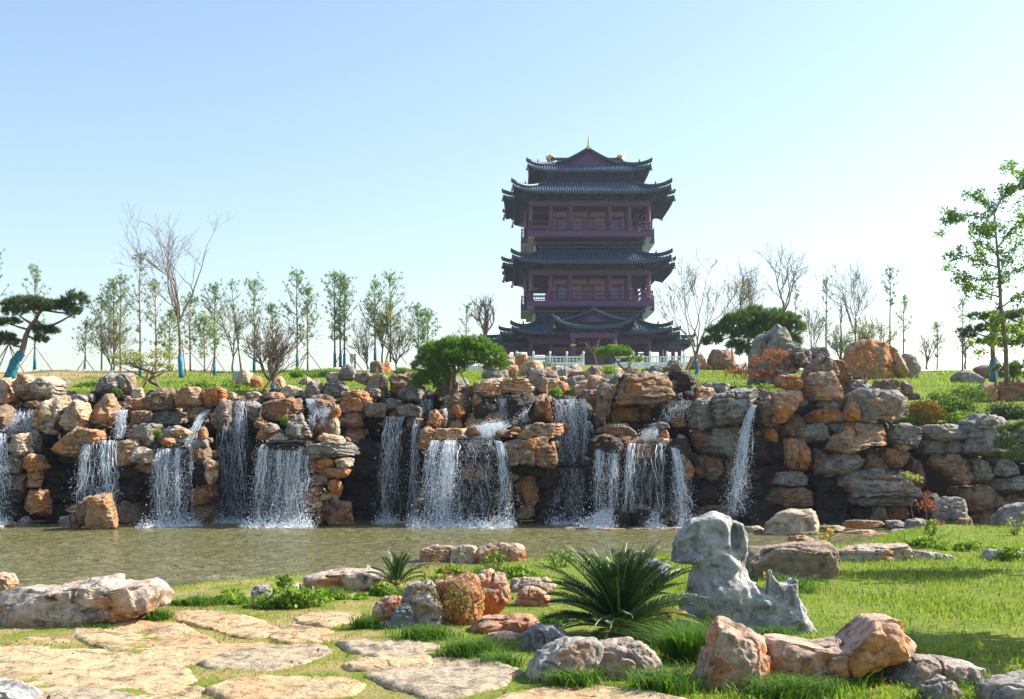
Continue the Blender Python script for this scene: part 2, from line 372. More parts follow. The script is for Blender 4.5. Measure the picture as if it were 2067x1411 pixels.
# ------------------------------------------------------------------ the tower
TW = simple('tower_timber', (.095,.020,.105), .55, var=.2, scale=1.5)
TWD = simple('tower_dark_timber', (.020,.015,.062), .6, var=.25, scale=1.5)
TILE = simple('tower_roof_tile', (.012,.028,.055), .5, var=.3, scale=2.5)
TROW = simple('tower_tile_rows', (.05,.12,.20), .35, var=.3, scale=2.5)
PLAST = simple('tower_ochre_panel', (.30,.145,.15), .7, var=.1)
SOFF = simple('tower_pale_soffit', (.34,.40,.36), .8, var=.15)
GOLD = simple('gilding', (.75,.48,.13), .35, metal=.6, var=.15)
BELL = simple('bronze_bell', (.10,.07,.05), .5)
GLZ = simple('door_glass', (.05,.10,.14), .15, var=.2)
MARB = simple('white_marble', (.78,.78,.76), .5, var=.06)
TC = (9.32, 150.5, 11.0)
tower = empty('pavilion_tower', TC, 'tall dark purple Chinese pavilion tower with tiered upturned roofs on the hill', 'tower')
def roof_skirt(out, inn, ze, zt, lift=1.0, flare=.16, rib=.30, sides='fblr', pw=1.55, name='roof', ridges=True):
    """out, inn: (half x, half y) of eave and top; returns roof object (child of tower, centre at 0)"""
    m = MB(); ribs = MB(); raf = MB(); eave = MB(); hips = []
    def prof(v, u):
        return ze+(zt-ze)*v**pw+lift*np.abs(u)**7*(1-v)**2*.72
    for sd in sides:
        ax = 0 if sd in 'fb' else 1; sg = -1 if sd in 'fl' else 1
        Wo, Do = out[ax], out[1-ax]; Wi, Di = inn[ax], inn[1-ax]
        def pt(u, v):
            hw = Wo+(Wi-Wo)*v + flare*(1-v)**2*np.abs(u)**6; dd = Do+(Di-Do)*v + flare*(1-v)**2*np.abs(u)**6
            a = u*hw; z = prof(v, u)
            return (a, sg*dd, z) if ax == 0 else (sg*dd, a, z)
        us = np.linspace(-1, 1, 33); vs = np.linspace(0, 1, 7)
        G = np.array([[pt(u, v) for u in us] for v in vs])
        flip = not ((sg < 0) == (ax == 0)); m.grid(G, flip); m.grid(G-np.array([0,0,.16]), not flip)
        e = G[0]; m.grid(np.stack([e-np.array([0,0,.22]), e]), flip)
        s = -Wo+rib/2
        while s < Wo:
            vm = 1 if abs(s) <= Wi else (Wo-abs(s))/(Wo-Wi+1e-6)
            vv = np.linspace(0, max(vm,.05), 6); P = [];
            for v in vv:
                hw = Wo+(Wi-Wo)*v; u = np.clip(s/hw, -1, 1); dd = Do+(Di-Do)*v+flare*(1-v)**2*abs(u)**6; z = prof(v, u)+.05
                sx = s+np.sign(s)*flare*(1-v)**2*abs(u)**6
                P.append((sx, sg*dd, z) if ax == 0 else (sg*dd, sx, z))
            ribs.tube(P, .085, 4, True); s += rib
        s = -Wo+.3
        while s < Wo:         # rafters under the eave
            vm = .45 if abs(s) < Wi else .45*(Wo-abs(s))/(Wo-Wi+1e-6)+.05
            P = []
            for v in (0.03, vm):
                hw = Wo+(Wi-Wo)*v; u = np.clip(s/hw, -1, 1); dd = Do+(Di-Do)*v; z = prof(v, u)-.26
                P.append((s, sg*dd, z) if ax == 0 else (sg*dd, s, z))
            raf.tube(P, .075, 4, True); s += .55
    o = m.build(name, TILE, tower)
    rb = ribs.build('tile_rows', TROW, o); rb['kind'] = 'stuff'
    rf = raf.build('rafters', TWD, o); rf['kind'] = 'stuff'
    if ridges:
        for sx in (-1,1):
            for sy in (-1,1):
                vs = np.linspace(0, 1, 9); fl = flare*(1-vs)**2
                P = np.stack([sx*(out[0]+(inn[0]-out[0])*vs+fl), sy*(out[1]+(inn[1]-out[1])*vs+fl), ze+(zt-ze)*vs**pw+lift*(1-vs)**2+.16], 1)
                h = MB(); h.tube(P, .24, 6)
                q = P[0]; h.tube([q, q+np.array([sx*.08, sy*.08, .32])], [.2,.08], 5)
                q = P[3]; h.tube([q, q+np.array([sx*.1, sy*.1, .55])], [.14,.07], 5)
                h.build('hip_ridge', TILE, o, smooth=True)
                bl = MB(); q = P[0]-np.array([0,0,.45]); bl.tube([q, q-np.array([0,0,.35])], .03, 4); bl.tube([q-np.array([0,0,.35]), q-np.array([0,0,.75])], [.1,.2], 8)
                bl.build('wind_bell', BELL, o)
        for (a0, a1, b0, b1) in ((-inn[0],inn[0],-inn[1],-inn[1]),(-inn[0],inn[0],inn[1],inn[1]),(-inn[0],-inn[0],-inn[1],inn[1]),(inn[0],inn[0],-inn[1],inn[1])):
            h = MB(); h.tube([(a0,b0,zt+.08),(a1,b1,zt+.08)], .17, 5); h.build('top_ridge', TILE, o)
    return o
def cross_roof(A, B, inA, inB, ze, zt, lift):
    roof_skirt(A, inA, ze, zt, lift); roof_skirt(B, inB, ze-.02, zt-.03, lift*.95)
def z0(z): return z-TC[2]
def gable(cx, half, y0, y1, zb, zap, along='y', name='gable_roof', rib=.3, pw=1.35, close=.35):
    """ridge along y (or x): concave slopes, bargeboards and a triangular gable panel at each end"""
    m = MB(); rb = MB(); tr = (lambda p: p) if along == 'y' else (lambda p: (p[1], p[0], p[2]))
    vs = np.linspace(0, 1, 8)
    def z(v): return zb+(zap-zb)*v**pw
    for sg in (-1, 1):
        G = [[tr((cx+sg*half*(1-v), yy, z(v))) for yy in (y0, y1)] for v in vs]
        m.grid(G); m.grid(np.array(G)-np.array([0,0,.18]), True)
        yy = y0+.1
        while yy < y1:
            rb.tube([tr((cx+sg*half*(1-v), yy, z(v)+.05)) for v in vs], .085, 4); yy += rib
    o = m.build(name, TILE, tower); r_ = rb.build('tile_rows', TROW, o); r_['kind'] = 'stuff'
    h = MB(); h.tube([tr((cx, y0-.15, zap+.12)), tr((cx, y1+.15, zap+.12))], .22, 6); h.build('main_ridge', TILE, o)
    for ye in (y0, y1):
        for sg in (-1, 1):
            h = MB(); h.tube([tr((cx+sg*half*(1-v), ye, z(v)-.02)) for v in vs], .2, 5); h.build('verge_ridge', TILE, o)
            h = MB(); d = .25 if ye == y0 else -.25
            h.tube([tr((cx+sg*(half-.35)*(1-v), ye+d*.5, z(v)-.42)) for v in vs], .14, 4); h.build('bargeboard', TW, o)
        d = close if ye == y0 else -close
        tri = [tr((cx+sg*half*(1-v)*.9, ye+d, z(v)-.2)) for sg in (-1,) for v in vs]+[tr((cx+half*(1-v)*.9, ye+d, z(v)-.2)) for v in vs[::-1][1:]]
        mesh_obj('gable_panel', tri, [list(range(len(tri)))], TW, o)
    return o
def boxp(name, mat, *b, parent=None):
    m = MB(); [m.box(*q) for q in (b if isinstance(b[0], (tuple, list)) else [b])]; return m.build(name, mat, parent or tower)
# platform and ground storey
boxp('platform', MARB, -14.5, 14.5, -20, 14, -1.2, 0.0)
XS = (-7.0,-4.65,-2.33,2.33,4.65,7.0)
def column(x, y, z_0, z_1, r=.24):
    m = MB(); m.tube([(x,y,z_0),(x,y,z_0+.2)], r*1.45, 10); m.tube([(x,y,z_0+.2),(x,y,z_1)], [r, r*.88], 10); return m.build('column', TW, tower, smooth=False)
def bracket(x, y, z, dx, dy, n=4, name='bracket_set'):
    """stepped dougong cluster that grows outwards and upwards; (dx,dy) is the outward direction"""
    m = MB()
    for i in range(n):
        o_ = .28*i; zz = z+.27*i; wd = .38+.22*i
        cx_, cy_ = x+dx*o_, y+dy*o_
        ax, ay = (wd, .11) if dy else (.11, wd)
        m.box(cx_-ax, cx_+ax, cy_-ay, cy_+ay, zz, zz+.15)
        m.box(cx_-.1-abs(dx)*.25, cx_+.1+abs(dx)*.25, cy_-.1-abs(dy)*.25, cy_+.1+abs(dy)*.25, zz+.02, zz+.2)
        for s in (-1, 0, 1):
            bx, by = (s*wd*.9, 0) if dy else (0, s*wd*.9)
            m.box(cx_+bx-.09, cx_+bx+.09, cy_+by-.09, cy_+by+.09, zz+.15, zz+.27)
    return m.build(name, TWD, tower)
def beam(x0, x1, y0, y1, z_0, z_1): return boxp('beam', TW, x0, x1, y0, y1, z_0, z_1)
def storey(zb, zbeam0, zbeam1, A, B, wall, low=False):
    """A=(hx,hy) colonnade of the long arm, B of the wings; floor zb, beam zbeam0..zbeam1"""
    for sy in (-1, 1):
        for x in (XS if sy < 0 else XS): column(x, sy*A[1], zb, zbeam0)
    for sx in (-1, 1):
        for y in (-A[1]*.62, A[1]*.62): column(sx*A[0], y, zb, zbeam0)
        for y in np.linspace(-B[1], B[1], 4): column(sx*B[0], y, zb, zbeam0)
    for sy in (-1, 1):
        beam(-A[0]-.3, A[0]+.3, sy*A[1]-.17, sy*A[1]+.17, zbeam0, zbeam1)
        beam(-B[0]-.3, B[0]+.3, sy*B[1]-.15, sy*B[1]+.15, zbeam0-.01, zbeam1-.03)
    for sx in (-1, 1):
        beam(sx*A[0]-.15, sx*A[0]+.15, -A[1]+.17, A[1]-.17, zbeam0+.02, zbeam1-.02)
        beam(sx*B[0]-.17, sx*B[0]+.17, -B[1]+.16, B[1]-.16, zbeam0+.01, zbeam1-.01)
        for q in (.9, 1.5, 2.1):      # tie beams seen through the open corner bays
            beam(sx*6.9-.08 if sx > 0 else -6.98, sx*6.9+.08 if sx > 0 else -6.82, -A[1]+2, A[1]-2, zbeam0-q, zbeam0-q+.16)
            beam(4.75 if sx > 0 else -6.9, 6.9 if sx > 0 else -4.75, -4.2, -4.05, zbeam0-q-.02, zbeam0-q+.14)
    # bracket sets over the beam
    for x in np.linspace(-A[0], A[0], 7): bracket(x, -A[1]-.1, zbeam1, 0, -1, 4)
    for sx in (-1, 1):
        for y in np.linspace(-B[1], B[1], 4): bracket(sx*(B[0]+.1), y, zbeam1, sx, 0, 4)
        bracket(sx*(A[0]+.1), -A[1]+2, zbeam1, sx, 0, 4); bracket(sx*(A[0]+.1), -A[1]+.3, zbeam1, sx, 0, 4)
    # inner wall: posts, ochre panels, lattice door, two side doors
    hw, hy = wall; H = zbeam0-zb
    boxp('wall', TWD, -hw, hw, -hy, hy, zb, zbeam1+.9)
    y = -hy
    for x in (-hw+.1, -2.33, 2.33, hw-.1): boxp('wall_post', TW, x-.16, x+.16, y-.14, y, zb, zbeam0)
    boxp('wall_rail', TW, -hw, hw, y-.11, y, zb+H*.70, zb+H*.75)
    boxp('wall_rail', TW, -hw, hw, y-.11, y, zb, zb+.45)
    for (a, b_) in ((-2.0,-.12), (.12,2.0), (-4.3,-2.6), (2.6,4.3)):
        boxp('panel', PLAST, a, b_, y-.07, y, zb+H*.76, zb+H*.95)
    for (a, b_) in ((-2.0,-.75), (.75,2.0)): boxp('panel', PLAST, a, b_, y-.07, y, zb+.5, zb+H*.69)
    for sx in (-1, 1):
        a = sx*3.15; boxp('side_door', GLZ, a-.55, a+.55, y-.06, y, zb+.1, zb+H*.62)
        q = boxp('door_frame', TW, (a-.8, a-.55, y-.12, y, zb, zb+H*.69), (a+.55, a+.8, y-.12, y, zb, zb+H*.69), (a-.55, a+.55, y-.12, y, zb+H*.62, zb+H*.69))
        boxp('panel', PLAST, sx*4.15-.17, sx*4.15+.17, y-.07, y, zb+.5, zb+H*.69)
    d = boxp('lattice_door', GLZ, -.6, .6, y-.05, y, zb+.1, zb+H*.66)
    l = MB()
    for x in np.linspace(-.6, .6, 8): l.box(x-.03, x+.03, y-.1, y-.051, zb+.1, zb+H*.66)
    for z in np.linspace(zb+.1, zb+H*.66, 8): l.box(-.6, .6, y-.095, y-.052, z-.03, z+.03)
    l.build('lattice', TW, d)
    for a in (-.75, .6): boxp('door_post', TW, a, a+.15, y-.13, y, zb, zb+H*.69)
def railing(x0, x1, y0, y1, zb, mat=TW, h=1.05, nb=None, parent=None, name='railing'):
    ln = math.hypot(x1-x0, y1-y0); nb = nb or max(3, int(ln/.27)); m = MB()
    P = lambda k, z: (x0+(x1-x0)*k, y0+(y1-y0)*k, z)
    for z, r in ((zb+h, .07), (zb+h*.62, .05), (zb+.12, .06)): m.tube([P(0,z), P(1,z)], r, 4)
    for k in np.linspace(0, 1, nb): m.tube([P(k, zb+.1), P(k, zb+h*.62)], .04, 4, False)
    for k in np.linspace(0, 1, max(2, int(ln/2.3)+1)): m.tube([P(k, zb), P(k, zb+h+.18)], .09, 4)
    return m.build(name, mat, parent or tower)
def deck(zb, A, B, inner, drop=.62):
    boxp('balcony_deck', TW, (-A[0], A[0], -A[1], A[1], zb-drop, zb), (-B[0], B[0], -B[1], B[1], zb-drop+.01, zb-.01))
    boxp('soffit', TWD, -A[0]+.76, A[0]-.76, -A[1]+.3, A[1]-.3, zb-drop-.12, zb-drop-.004)
    for s in (-1, 1):
        q0, q1 = sorted((s*(A[0]-.05), s*(A[0]-.75))); boxp('side_soffit', SOFF, q0, q1, -A[1]+.3, -B[1], zb-drop-.12, zb-drop-.006)
        q0, q1 = sorted((s*(B[0]-.05), s*(A[0]-1.28))); boxp('side_soffit', SOFF, q0, q1, -B[1]+.01, B[1], zb-drop-.13, zb-drop-.012)
    railing(-A[0]+.1, A[0]-.1, -A[1]+.1, -A[1]+.1, zb); railing(-A[0]+.1, A[0]-.1, A[1]-.1, A[1]-.1, zb)
    for s in (-1, 1):
        railing(s*(A[0]-.1), s*(A[0]-.1), -A[1]+.1, -B[1], zb); railing(s*(A[0]-.1), s*(A[0]-.1), A[1]-.1, B[1], zb)
        railing(s*(B[0]-.1), s*(B[0]-.1), -B[1]+.1, B[1]-.1, zb)
        for t_ in (-1, 1): railing(s*(A[0]-.1), s*(B[0]-.1), t_*(B[1]-.1), t_*(B[1]-.1), zb)
    # waist storey below the deck with corbelled bracket clusters
    hw, hy = inner; zt = zb-drop-.12
    boxp('waist_wall', TWD, -hw, hw, -hy, hy, zt-2.6, zt)
    for i in range(3):
        boxp('waist_cornice', TW if i == 2 else TWD, -hw-.3-.55*i, hw+.3+.55*i, -hy-.25-.6*i, -hy+.2, zt-1.35+.45*i, zt-1.12+.45*i)
    for x in (-5.0,-2.7,2.7,5.0): bracket(x, -hy-.1, zt-1.5, 0, -1, 5)
    for sx in (-1, 1): 
        bracket(sx*(hw+.1), -hy+1.0, zt-1.5, sx, 0, 5); bracket(sx*(hw+.1), -hy+3.2, zt-1.5, sx, 0, 5); bracket(sx*(hw+.1), 2, zt-1.5, sx, 0, 5)
        boxp('waist_pier', SOFF, sx*(A[0]-.85)-.12, sx*(A[0]-.85)+.12, -B[1]-2.2, B[1], zt-2.4, zt)
# ground storey roofs (three steps wide) and portico
AG, BG = (7.0, 8.5), (9.8, 2.6)
storey(0, z0(15.1)-.75, z0(15.1)-.1, AG, BG, (4.75, 6))
boxp('wing_beam', TW, -11.6, 11.6, -3.6, -3.3, z0(14.15)-.35, z0(14.15)+.2)
for sx in (-1, 1):
    for (xx, yy) in ((11.4,-3.45),(10.6,-3.45),(11.4,2.6),(8.9,-5.9)): column(sx*xx, yy, 0, z0(14.2)-.3, .27)
roof_skirt((9.2,11.5), (5.6,6.6), z0(15.45), z0(17.5), .95)
roof_skirt((10.6,8.2), (5.6,4.6), z0(15.25), z0(17.45), .85)
roof_skirt((12.9,4.4), (5.6,1.9), z0(14.75), z0(17.4), .75, pw=1.4)
for x in (-2.35, 2.35):
    c_ = column(x, -15.4, 0, z0(15.0)-.55, .25)
    boxp('gilt_band', GOLD, x-.29, x+.29, -15.69, -15.11, 2.55, 2.72); boxp('gilt_band', GOLD, x-.29, x+.29, -15.69, -15.11, .35, .52)
beam(-2.7, 2.7, -15.55, -15.25, z0(15.0)-.55, z0(15.0)+.0)
beam(-2.5,-2.2,-15.25,-8.5, z0(14.9)-.5, z0(14.9)); beam(2.2,2.5,-15.25,-8.5, z0(14.9)-.5, z0(14.9))
for x in (-2.4,-1.2,0,1.2,2.4): bracket(x, -15.5, z0(15.0), 0, -1, 3)
def portico_roof():
    m = MB(); rb = MB(); rf = MB(); hw = 4.6; ye, yi = -16.7, -12.2; ze, zi = z0(15.65), z0(16.75)
    def pt(u, v): return (u*(hw-(hw-3.3)*v*.9), ye+(yi-ye)*v-.25*abs(u)**6*(1-v), ze+(zi-ze)*v**1.4+1.0*abs(u)**3*(1-v)+.0)
    us = np.linspace(-1, 1, 25); G = np.array([[pt(u, v) for u in us] for v in np.linspace(0,1,5)])
    m.grid(G); m.grid(G-np.array([0,0,.16]), True); m.grid(np.stack([G[0]-np.array([0,0,.25]), G[0]]))
    for sg in (-1, 1):
        H = np.array([[(sg*(hw-1.3*v*.9), ye+q*(-8.2-ye)+(yi-ye)*v*(1-q), ze+(zi-ze)*v**1.4+1.0*(1-v)*(1-q)**2) for q in np.linspace(0,1,6)] for v in np.linspace(0,1,5)])
        m.grid(H, sg < 0); m.grid(H-np.array([0,0,.16]), sg > 0)
    for u in np.linspace(-1, 1, 31): rb.tube([np.array(pt(u, v))+np.array([0,0,.05]) for v in np.linspace(0,1,5)], .085, 4)
    for u in np.linspace(-.96, .96, 18): rf.tube([np.array(pt(u, v))-np.array([0,0,.27]) for v in (.03,.5)], .07, 4)
    o = m.build('portico_roof', TILE, tower); q = rb.build('tile_rows', TROW, o); q['kind'] = 'stuff'; q = rf.build('rafters', TWD, o); q['kind'] = 'stuff'
    for sg in (-1, 1):
        h = MB(); h.tube([np.array(pt(sg, v))+np.array([0,0,.14]) for v in np.linspace(0,1,6)], .18, 5); a = np.array(pt(sg,0)); h.tube([a, a+np.array([sg*.3,-.2,.45])], [.15,.05], 5); h.build('hip_ridge', TILE, o)
        h = MB(); q = a-np.array([0,0,.9]); h.tube([q+np.array([0,0,.6]), q], .03, 4); h.tube([q, q-np.array([0,0,.35])], [.1,.2], 8); h.build('wind_bell', BELL, o)
portico_roof(); gable(0, 3.7, -15.0, -7.0, z0(16.55), z0(17.75), 'y', pw=1.5)
# second storey
deck(z0(19.45), (7.45, 9.35), (8.2, 4.4), (5.35, 6.4))
storey(z0(19.45), z0(22.6), z0(23.15), (7.0, 8.6), (7.6, 3.9), (4.75, 6))
roof_skirt((9.15,11.5), (5.1,6.3), z0(23.75), z0(26.1), 1.05)
roof_skirt((10.3,6.0), (5.1,3.4), z0(23.7), z0(26.0), 1.05)
# third storey
deck(z0(27.7), (7.4, 9.3), (8.2, 4.4), (5.3, 6.2))
storey(z0(27.7), z0(30.8), z0(31.4), (7.0, 8.6), (7.6, 3.9), (4.75, 6))
roof_skirt((9.1,11.5), (5.05,6.1), z0(31.95), z0(34.3), 1.05)
roof_skirt((10.25,6.0), (5.05,3.4), z0(31.9), z0(34.2), 1.05)
boxp('attic_wall', TWD, -5.0, 5.0, -5.6, 5.6, z0(33.9), z0(36.4))
for x in (-4.3,-2.4,0,2.4,4.3): bracket(x, -5.6, z0(34.5), 0, -1, 4)
for x in (-4.9,-2.45,0,2.45,4.9): boxp('attic_post', TW, x-.12, x+.12, -5.72, -5.6, z0(34.3), z0(35.6))
roof_skirt((7.3,7.1), (3.9,4.4), z0(35.45), z0(36.95), 1.0, pw=1.25)
gable(0, 4.0, -5.3, 5.3, z0(36.7), z0(38.55), 'y'); gable(0, 4.0, -4.6, 4.6, z0(36.7), z0(38.35), 'x')
m = MB(); m.tube([(0,-5.4,z0(38.4)),(0,-5.45,z0(39.0)),(0.03,-5.45,z0(39.95))], [.17,.14,.05], 8); m.build('gilt_spire', GOLD, tower)
for sx in (-1, 1):
    m = MB(); x = sx*4.7; zz = z0(38.0)
    m.tube([(x,0,zz),(x+sx*.05,0,zz+.45),(x-sx*.2,0,zz+.8),(x-sx*.6,0,zz+.85),(x-sx*.75,0,zz+.65)], [.38,.36,.3,.2,.08], 8)
    m.tube([(x+sx*.1,0,zz+.5),(x+sx*.35,0,zz+.9)], [.2,.05], 6); m.build('gilt_ridge_ornament', GOLD, tower, smooth=True)
# white balustrade round the terrace
bal = empty('balustrade', (9, 129.8, 11.0), 'white marble balustrade edging the terrace at the foot of the tower', 'balustrade')
def balust(xa, xb, y, gap=False):
    n = max(1, int(round((xb-xa)/1.75))); xs = np.linspace(xa, xb, n+1)
    for x in xs:
        m = MB(); m.box(x-.11, x+.11, y-.11, y+.11, 0, 1.22); m.tube([(x,y,1.22),(x,y,1.3),(x,y,1.42),(x,y,1.55)], [.07,.13,.12,.03], 6); m.build('post', MARB, bal)
    for a, b_ in zip(xs[:-1], xs[1:]):
        m = MB(); m.box(a+.11, b_-.11, y-.06, y+.06, .84, .98); m.box(a+.11, b_-.11, y-.05, y+.05, .08, .34); m.box(a+.11, b_-.11, y-.04, y+.04, .55, .61)
        for x in np.linspace(a+.3, b_-.3, 4): m.box(x-.05, x+.05, y-.05, y+.05, .34, .84)
        m.build('rail_panel', MARB, bal)
balust(-10.3, -1.2, 0); balust(2.4, 11.6, 0); balust(-1.2, -1.19+0, 4)
terr = MB(); terr.box(-12, 14, -.4, 20, -1.6, 0.0); q = terr.build('terrace_plinth', MARB, bal)
# ------------------------------------------------------------------ the rockery: sections of a cemented cliff, each with its rocks as parts
def section(label, px, data, res=13, **kw):
    root = empty('rockery', W(px, 1060, 41), label, 'rockery', 'sections of the waterfall rockery')
    boxes = []
    for ln in data.strip().splitlines():
        a = ln.split()
        if not a: continue
        m_, d_, p_ = a[0], float(a[1]), ' '.join(a[2:])
        lay = 'l' in m_; big = 'X' in m_; mt = m_[0]
        pts = parse(p_); r_ = res; cc = pts.mean(0); pts = cc+(pts-cc)*1.05
        if np.ptp(pts[:,0])*np.ptp(pts[:,1]) > 2000: r_ = 20
        if np.ptp(pts[:,0])*np.ptp(pts[:,1]) > 6500: r_ = 26
        if mt == 'w' and np.ptp(pts[:,0])*np.ptp(pts[:,1]) > 4200:      # a wet face, shade darkened into its colour, made of several stones
            (x0, y0), (x1, y1) = pts.min(0), pts.max(0); nx, ny = max(1, round((x1-x0)/58)), max(1, round((y1-y0)/40)); q = np.random.RandomState(int(x0)+999)
            for b_ in range(ny):
                for a_ in range(nx):
                    u0, u1 = x0+(x1-x0)*(a_-.12)/nx, x0+(x1-x0)*(a_+1.12)/nx; v0, v1 = y0+(y1-y0)*(b_-.1)/ny, y0+(y1-y0)*(b_+1.1)/ny; j = q.uniform(-6, 6)*(b_ % 2*2-1)
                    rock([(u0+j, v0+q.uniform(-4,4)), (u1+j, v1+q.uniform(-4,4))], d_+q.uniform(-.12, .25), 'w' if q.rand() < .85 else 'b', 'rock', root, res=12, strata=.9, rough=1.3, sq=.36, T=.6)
            continue
        rg = 1.9 if (mt == 'w' and r_ > 18) else 1.55
        rock(p_, d_, mt, 'rock', root, res=r_, strata=1.6 if lay else (1.2 if mt == 's' else .85), rough=rg, sq=.34, **kw)
        boxes.append((pts[:,0].min(), pts[:,0].max(), pts[:,1].min(), pts[:,1].max(), d_))
    rs = np.random.RandomState(int(px))
    for (x0, x1, y0, y1, d_) in boxes:          # smaller chocks wedged between the big rocks
        if d_ > 44 or y0 > 1035 or x1 < -20 or x0 > 2090 or rs.rand() < .25: continue
        x = rs.choice([x0, x1])+rs.uniform(-6, 6); y = rs.uniform(y0+4, y1); wd = rs.uniform(12, 26); hh = wd*rs.uniform(.45, .9)
        if 985 < y or 1838 < x < 1945 and y > 900: continue
        rock([(x-wd/2, y-hh/2), (x+wd/2, y+hh/2)], d_+rs.uniform(.35,.9), rs.choice(list('bobcgw')), 'rock', root, res=8, sq=.36, rough=1.2)
    return root
# --- dark wall at the back, course by course
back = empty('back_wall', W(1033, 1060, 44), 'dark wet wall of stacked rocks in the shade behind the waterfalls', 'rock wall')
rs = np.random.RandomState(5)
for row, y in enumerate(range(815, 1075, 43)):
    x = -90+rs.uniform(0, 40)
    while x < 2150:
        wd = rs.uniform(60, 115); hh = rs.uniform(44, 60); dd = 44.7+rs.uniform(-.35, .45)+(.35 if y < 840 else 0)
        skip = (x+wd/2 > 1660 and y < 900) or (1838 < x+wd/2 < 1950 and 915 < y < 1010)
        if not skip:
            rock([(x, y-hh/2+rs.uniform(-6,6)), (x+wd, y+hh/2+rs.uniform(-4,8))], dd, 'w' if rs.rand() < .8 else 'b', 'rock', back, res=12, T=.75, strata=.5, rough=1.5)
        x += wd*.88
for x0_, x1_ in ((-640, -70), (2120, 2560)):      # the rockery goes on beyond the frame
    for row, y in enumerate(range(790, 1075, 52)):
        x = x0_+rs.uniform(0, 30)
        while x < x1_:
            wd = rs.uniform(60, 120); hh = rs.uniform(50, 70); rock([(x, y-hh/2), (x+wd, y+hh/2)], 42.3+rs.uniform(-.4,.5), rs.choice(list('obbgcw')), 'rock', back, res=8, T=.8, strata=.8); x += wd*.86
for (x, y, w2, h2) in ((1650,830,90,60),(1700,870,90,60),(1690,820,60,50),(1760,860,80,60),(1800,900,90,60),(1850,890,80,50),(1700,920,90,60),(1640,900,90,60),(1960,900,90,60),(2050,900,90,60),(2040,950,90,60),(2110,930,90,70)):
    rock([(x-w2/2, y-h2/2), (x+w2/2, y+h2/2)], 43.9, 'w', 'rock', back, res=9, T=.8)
section('pale cream and orange rockery at the far left, under the leaning pine', 120, '''
c 44.5 -70,765 10,760 18,775 20,800 60,815 40,825 -70,830
o 43.8 -60,790 0,786 28,800 30,812 -10,818 -60,818
cl 44.3 20,775 60,757 76,775 72,800 45,808 22,795
cl 43.9 50,805 60,775 85,762 112,760 120,782 122,803 90,812
g 48 116,768 125,762 138,770 138,786 118,788
b 43.2 46,815 75,808 80,818 60,824
c 42.2 68,868 74,838 86,803 115,800 132,806 130,840 124,868 100,876
c 41.9 120,866 128,832 135,808 168,806 177,824 180,848 166,866 140,870
o 42.6 170,856 182,822 206,797 229,800 245,830 241,852 215,870 188,866
b 43 192,868 200,850 236,850 236,885 210,890
o 41.0 108,895 118,874 180,864 205,872 205,893 168,900 160,917 142,924 106,920
o 41.2 175,878 206,870 210,890 182,895
g 43.5 134,803 150,795 175,798 170,810 140,812
b 43.9 300,835 262,812 215,815 250,850 290,850
w 42.3 130,870 200,868 200,930 150,935 130,920
w 42.6 75,870 112,870 112,940 90,945 75,930
''')
section('tall pillar of stacked golden rocks at the left edge, between two falls', 60, '''
w 42.2 -60,880 12,876 14,990 -60,1000
c 41.0 12,905 22,880 52,874 60,895 58,914 30,922 12,918
g 41.6 58,873 68,866 78,880 78,915 62,912
o 40.9 42,930 62,915 82,922 86,935 98,942 82,950 60,950 44,944
g 41.1 10,918 42,916 46,935 40,955 10,950
o 40.9 56,950 84,948 84,968 58,972
o 40.85 50,972 82,968 80,984 52,984
o 40.7 44,1005 60,990 90,992 97,1008 96,1038 62,1042 44,1030
b 41 10,960 50,958 48,1000 12,1005
w 41 -60,985 45,985 45,1045 -60,1050
w 42.3 98,950 150,945 150,1050 98,1050
g 40.2 40,1046 54,1042 63,1058 50,1068 38,1062
b 40.2 -20,1062 40,1056 80,1060 80,1072 -20,1072
b 40.3 84,1062 118,1058 122,1070 84,1070
''')
section('brown and orange rockery with the long orange block, between the chute and the dark fall', 330, '''
g 44.6 190,790 200,763 216,752 238,758 240,780 214,797
g 44.9 232,775 242,755 262,751 271,770 268,796 240,795
c 43.9 262,805 266,784 285,782 291,803
o 43.2 264,806 293,803 313,820 292,831 268,826
b 43.3 289,800 300,782 340,784 353,800 350,832 310,828 294,818
o 43.0 351,787 380,782 407,783 409,820 380,824 352,822
o 43.0 404,785 430,782 454,790 452,818 410,819
c 43.6 453,790 470,792 476,803 454,805
g 43.5 298,830 330,828 376,834 378,852 340,858 300,858
b 43.0 374,826 398,818 418,822 416,850 380,852
b 42.5 262,832 300,828 302,858 264,862
g 41.8 256,882 266,862 300,857 322,862 320,905 300,910 278,900
g 41.8 312,908 314,868 345,860 380,870 387,882 352,905
o 41.2 228,905 248,890 275,885 281,900 272,925 260,942 236,928
c 40.8 261,936 266,908 288,902 312,916 314,930 290,938
b 41.2 270,940 314,932 320,950 300,955 275,952
o 40.9 324,894 335,884 348,888 352,898 338,903
c 41.5 344,872 362,862 380,868 386,876 364,882
w 41.7 240,930 300,945 300,1050 245,1050
w 41.5 300,905 380,900 395,1060 300,1062
o 40.8 398,876 406,860 416,866 418,884 402,890
g 40.8 388,895 402,884 420,888 420,902 392,903
b 40.7 388,905 420,902 424,918 418,935 392,930
c 40.6 405,928 430,930 440,940 430,950 410,948
c 40.6 412,945 436,950 438,962 428,980 418,965
w 41.2 392,930 412,935 425,1060 392,1062
g 42.6 440,815 462,808 462,850 452,872 430,858 428,835
''')
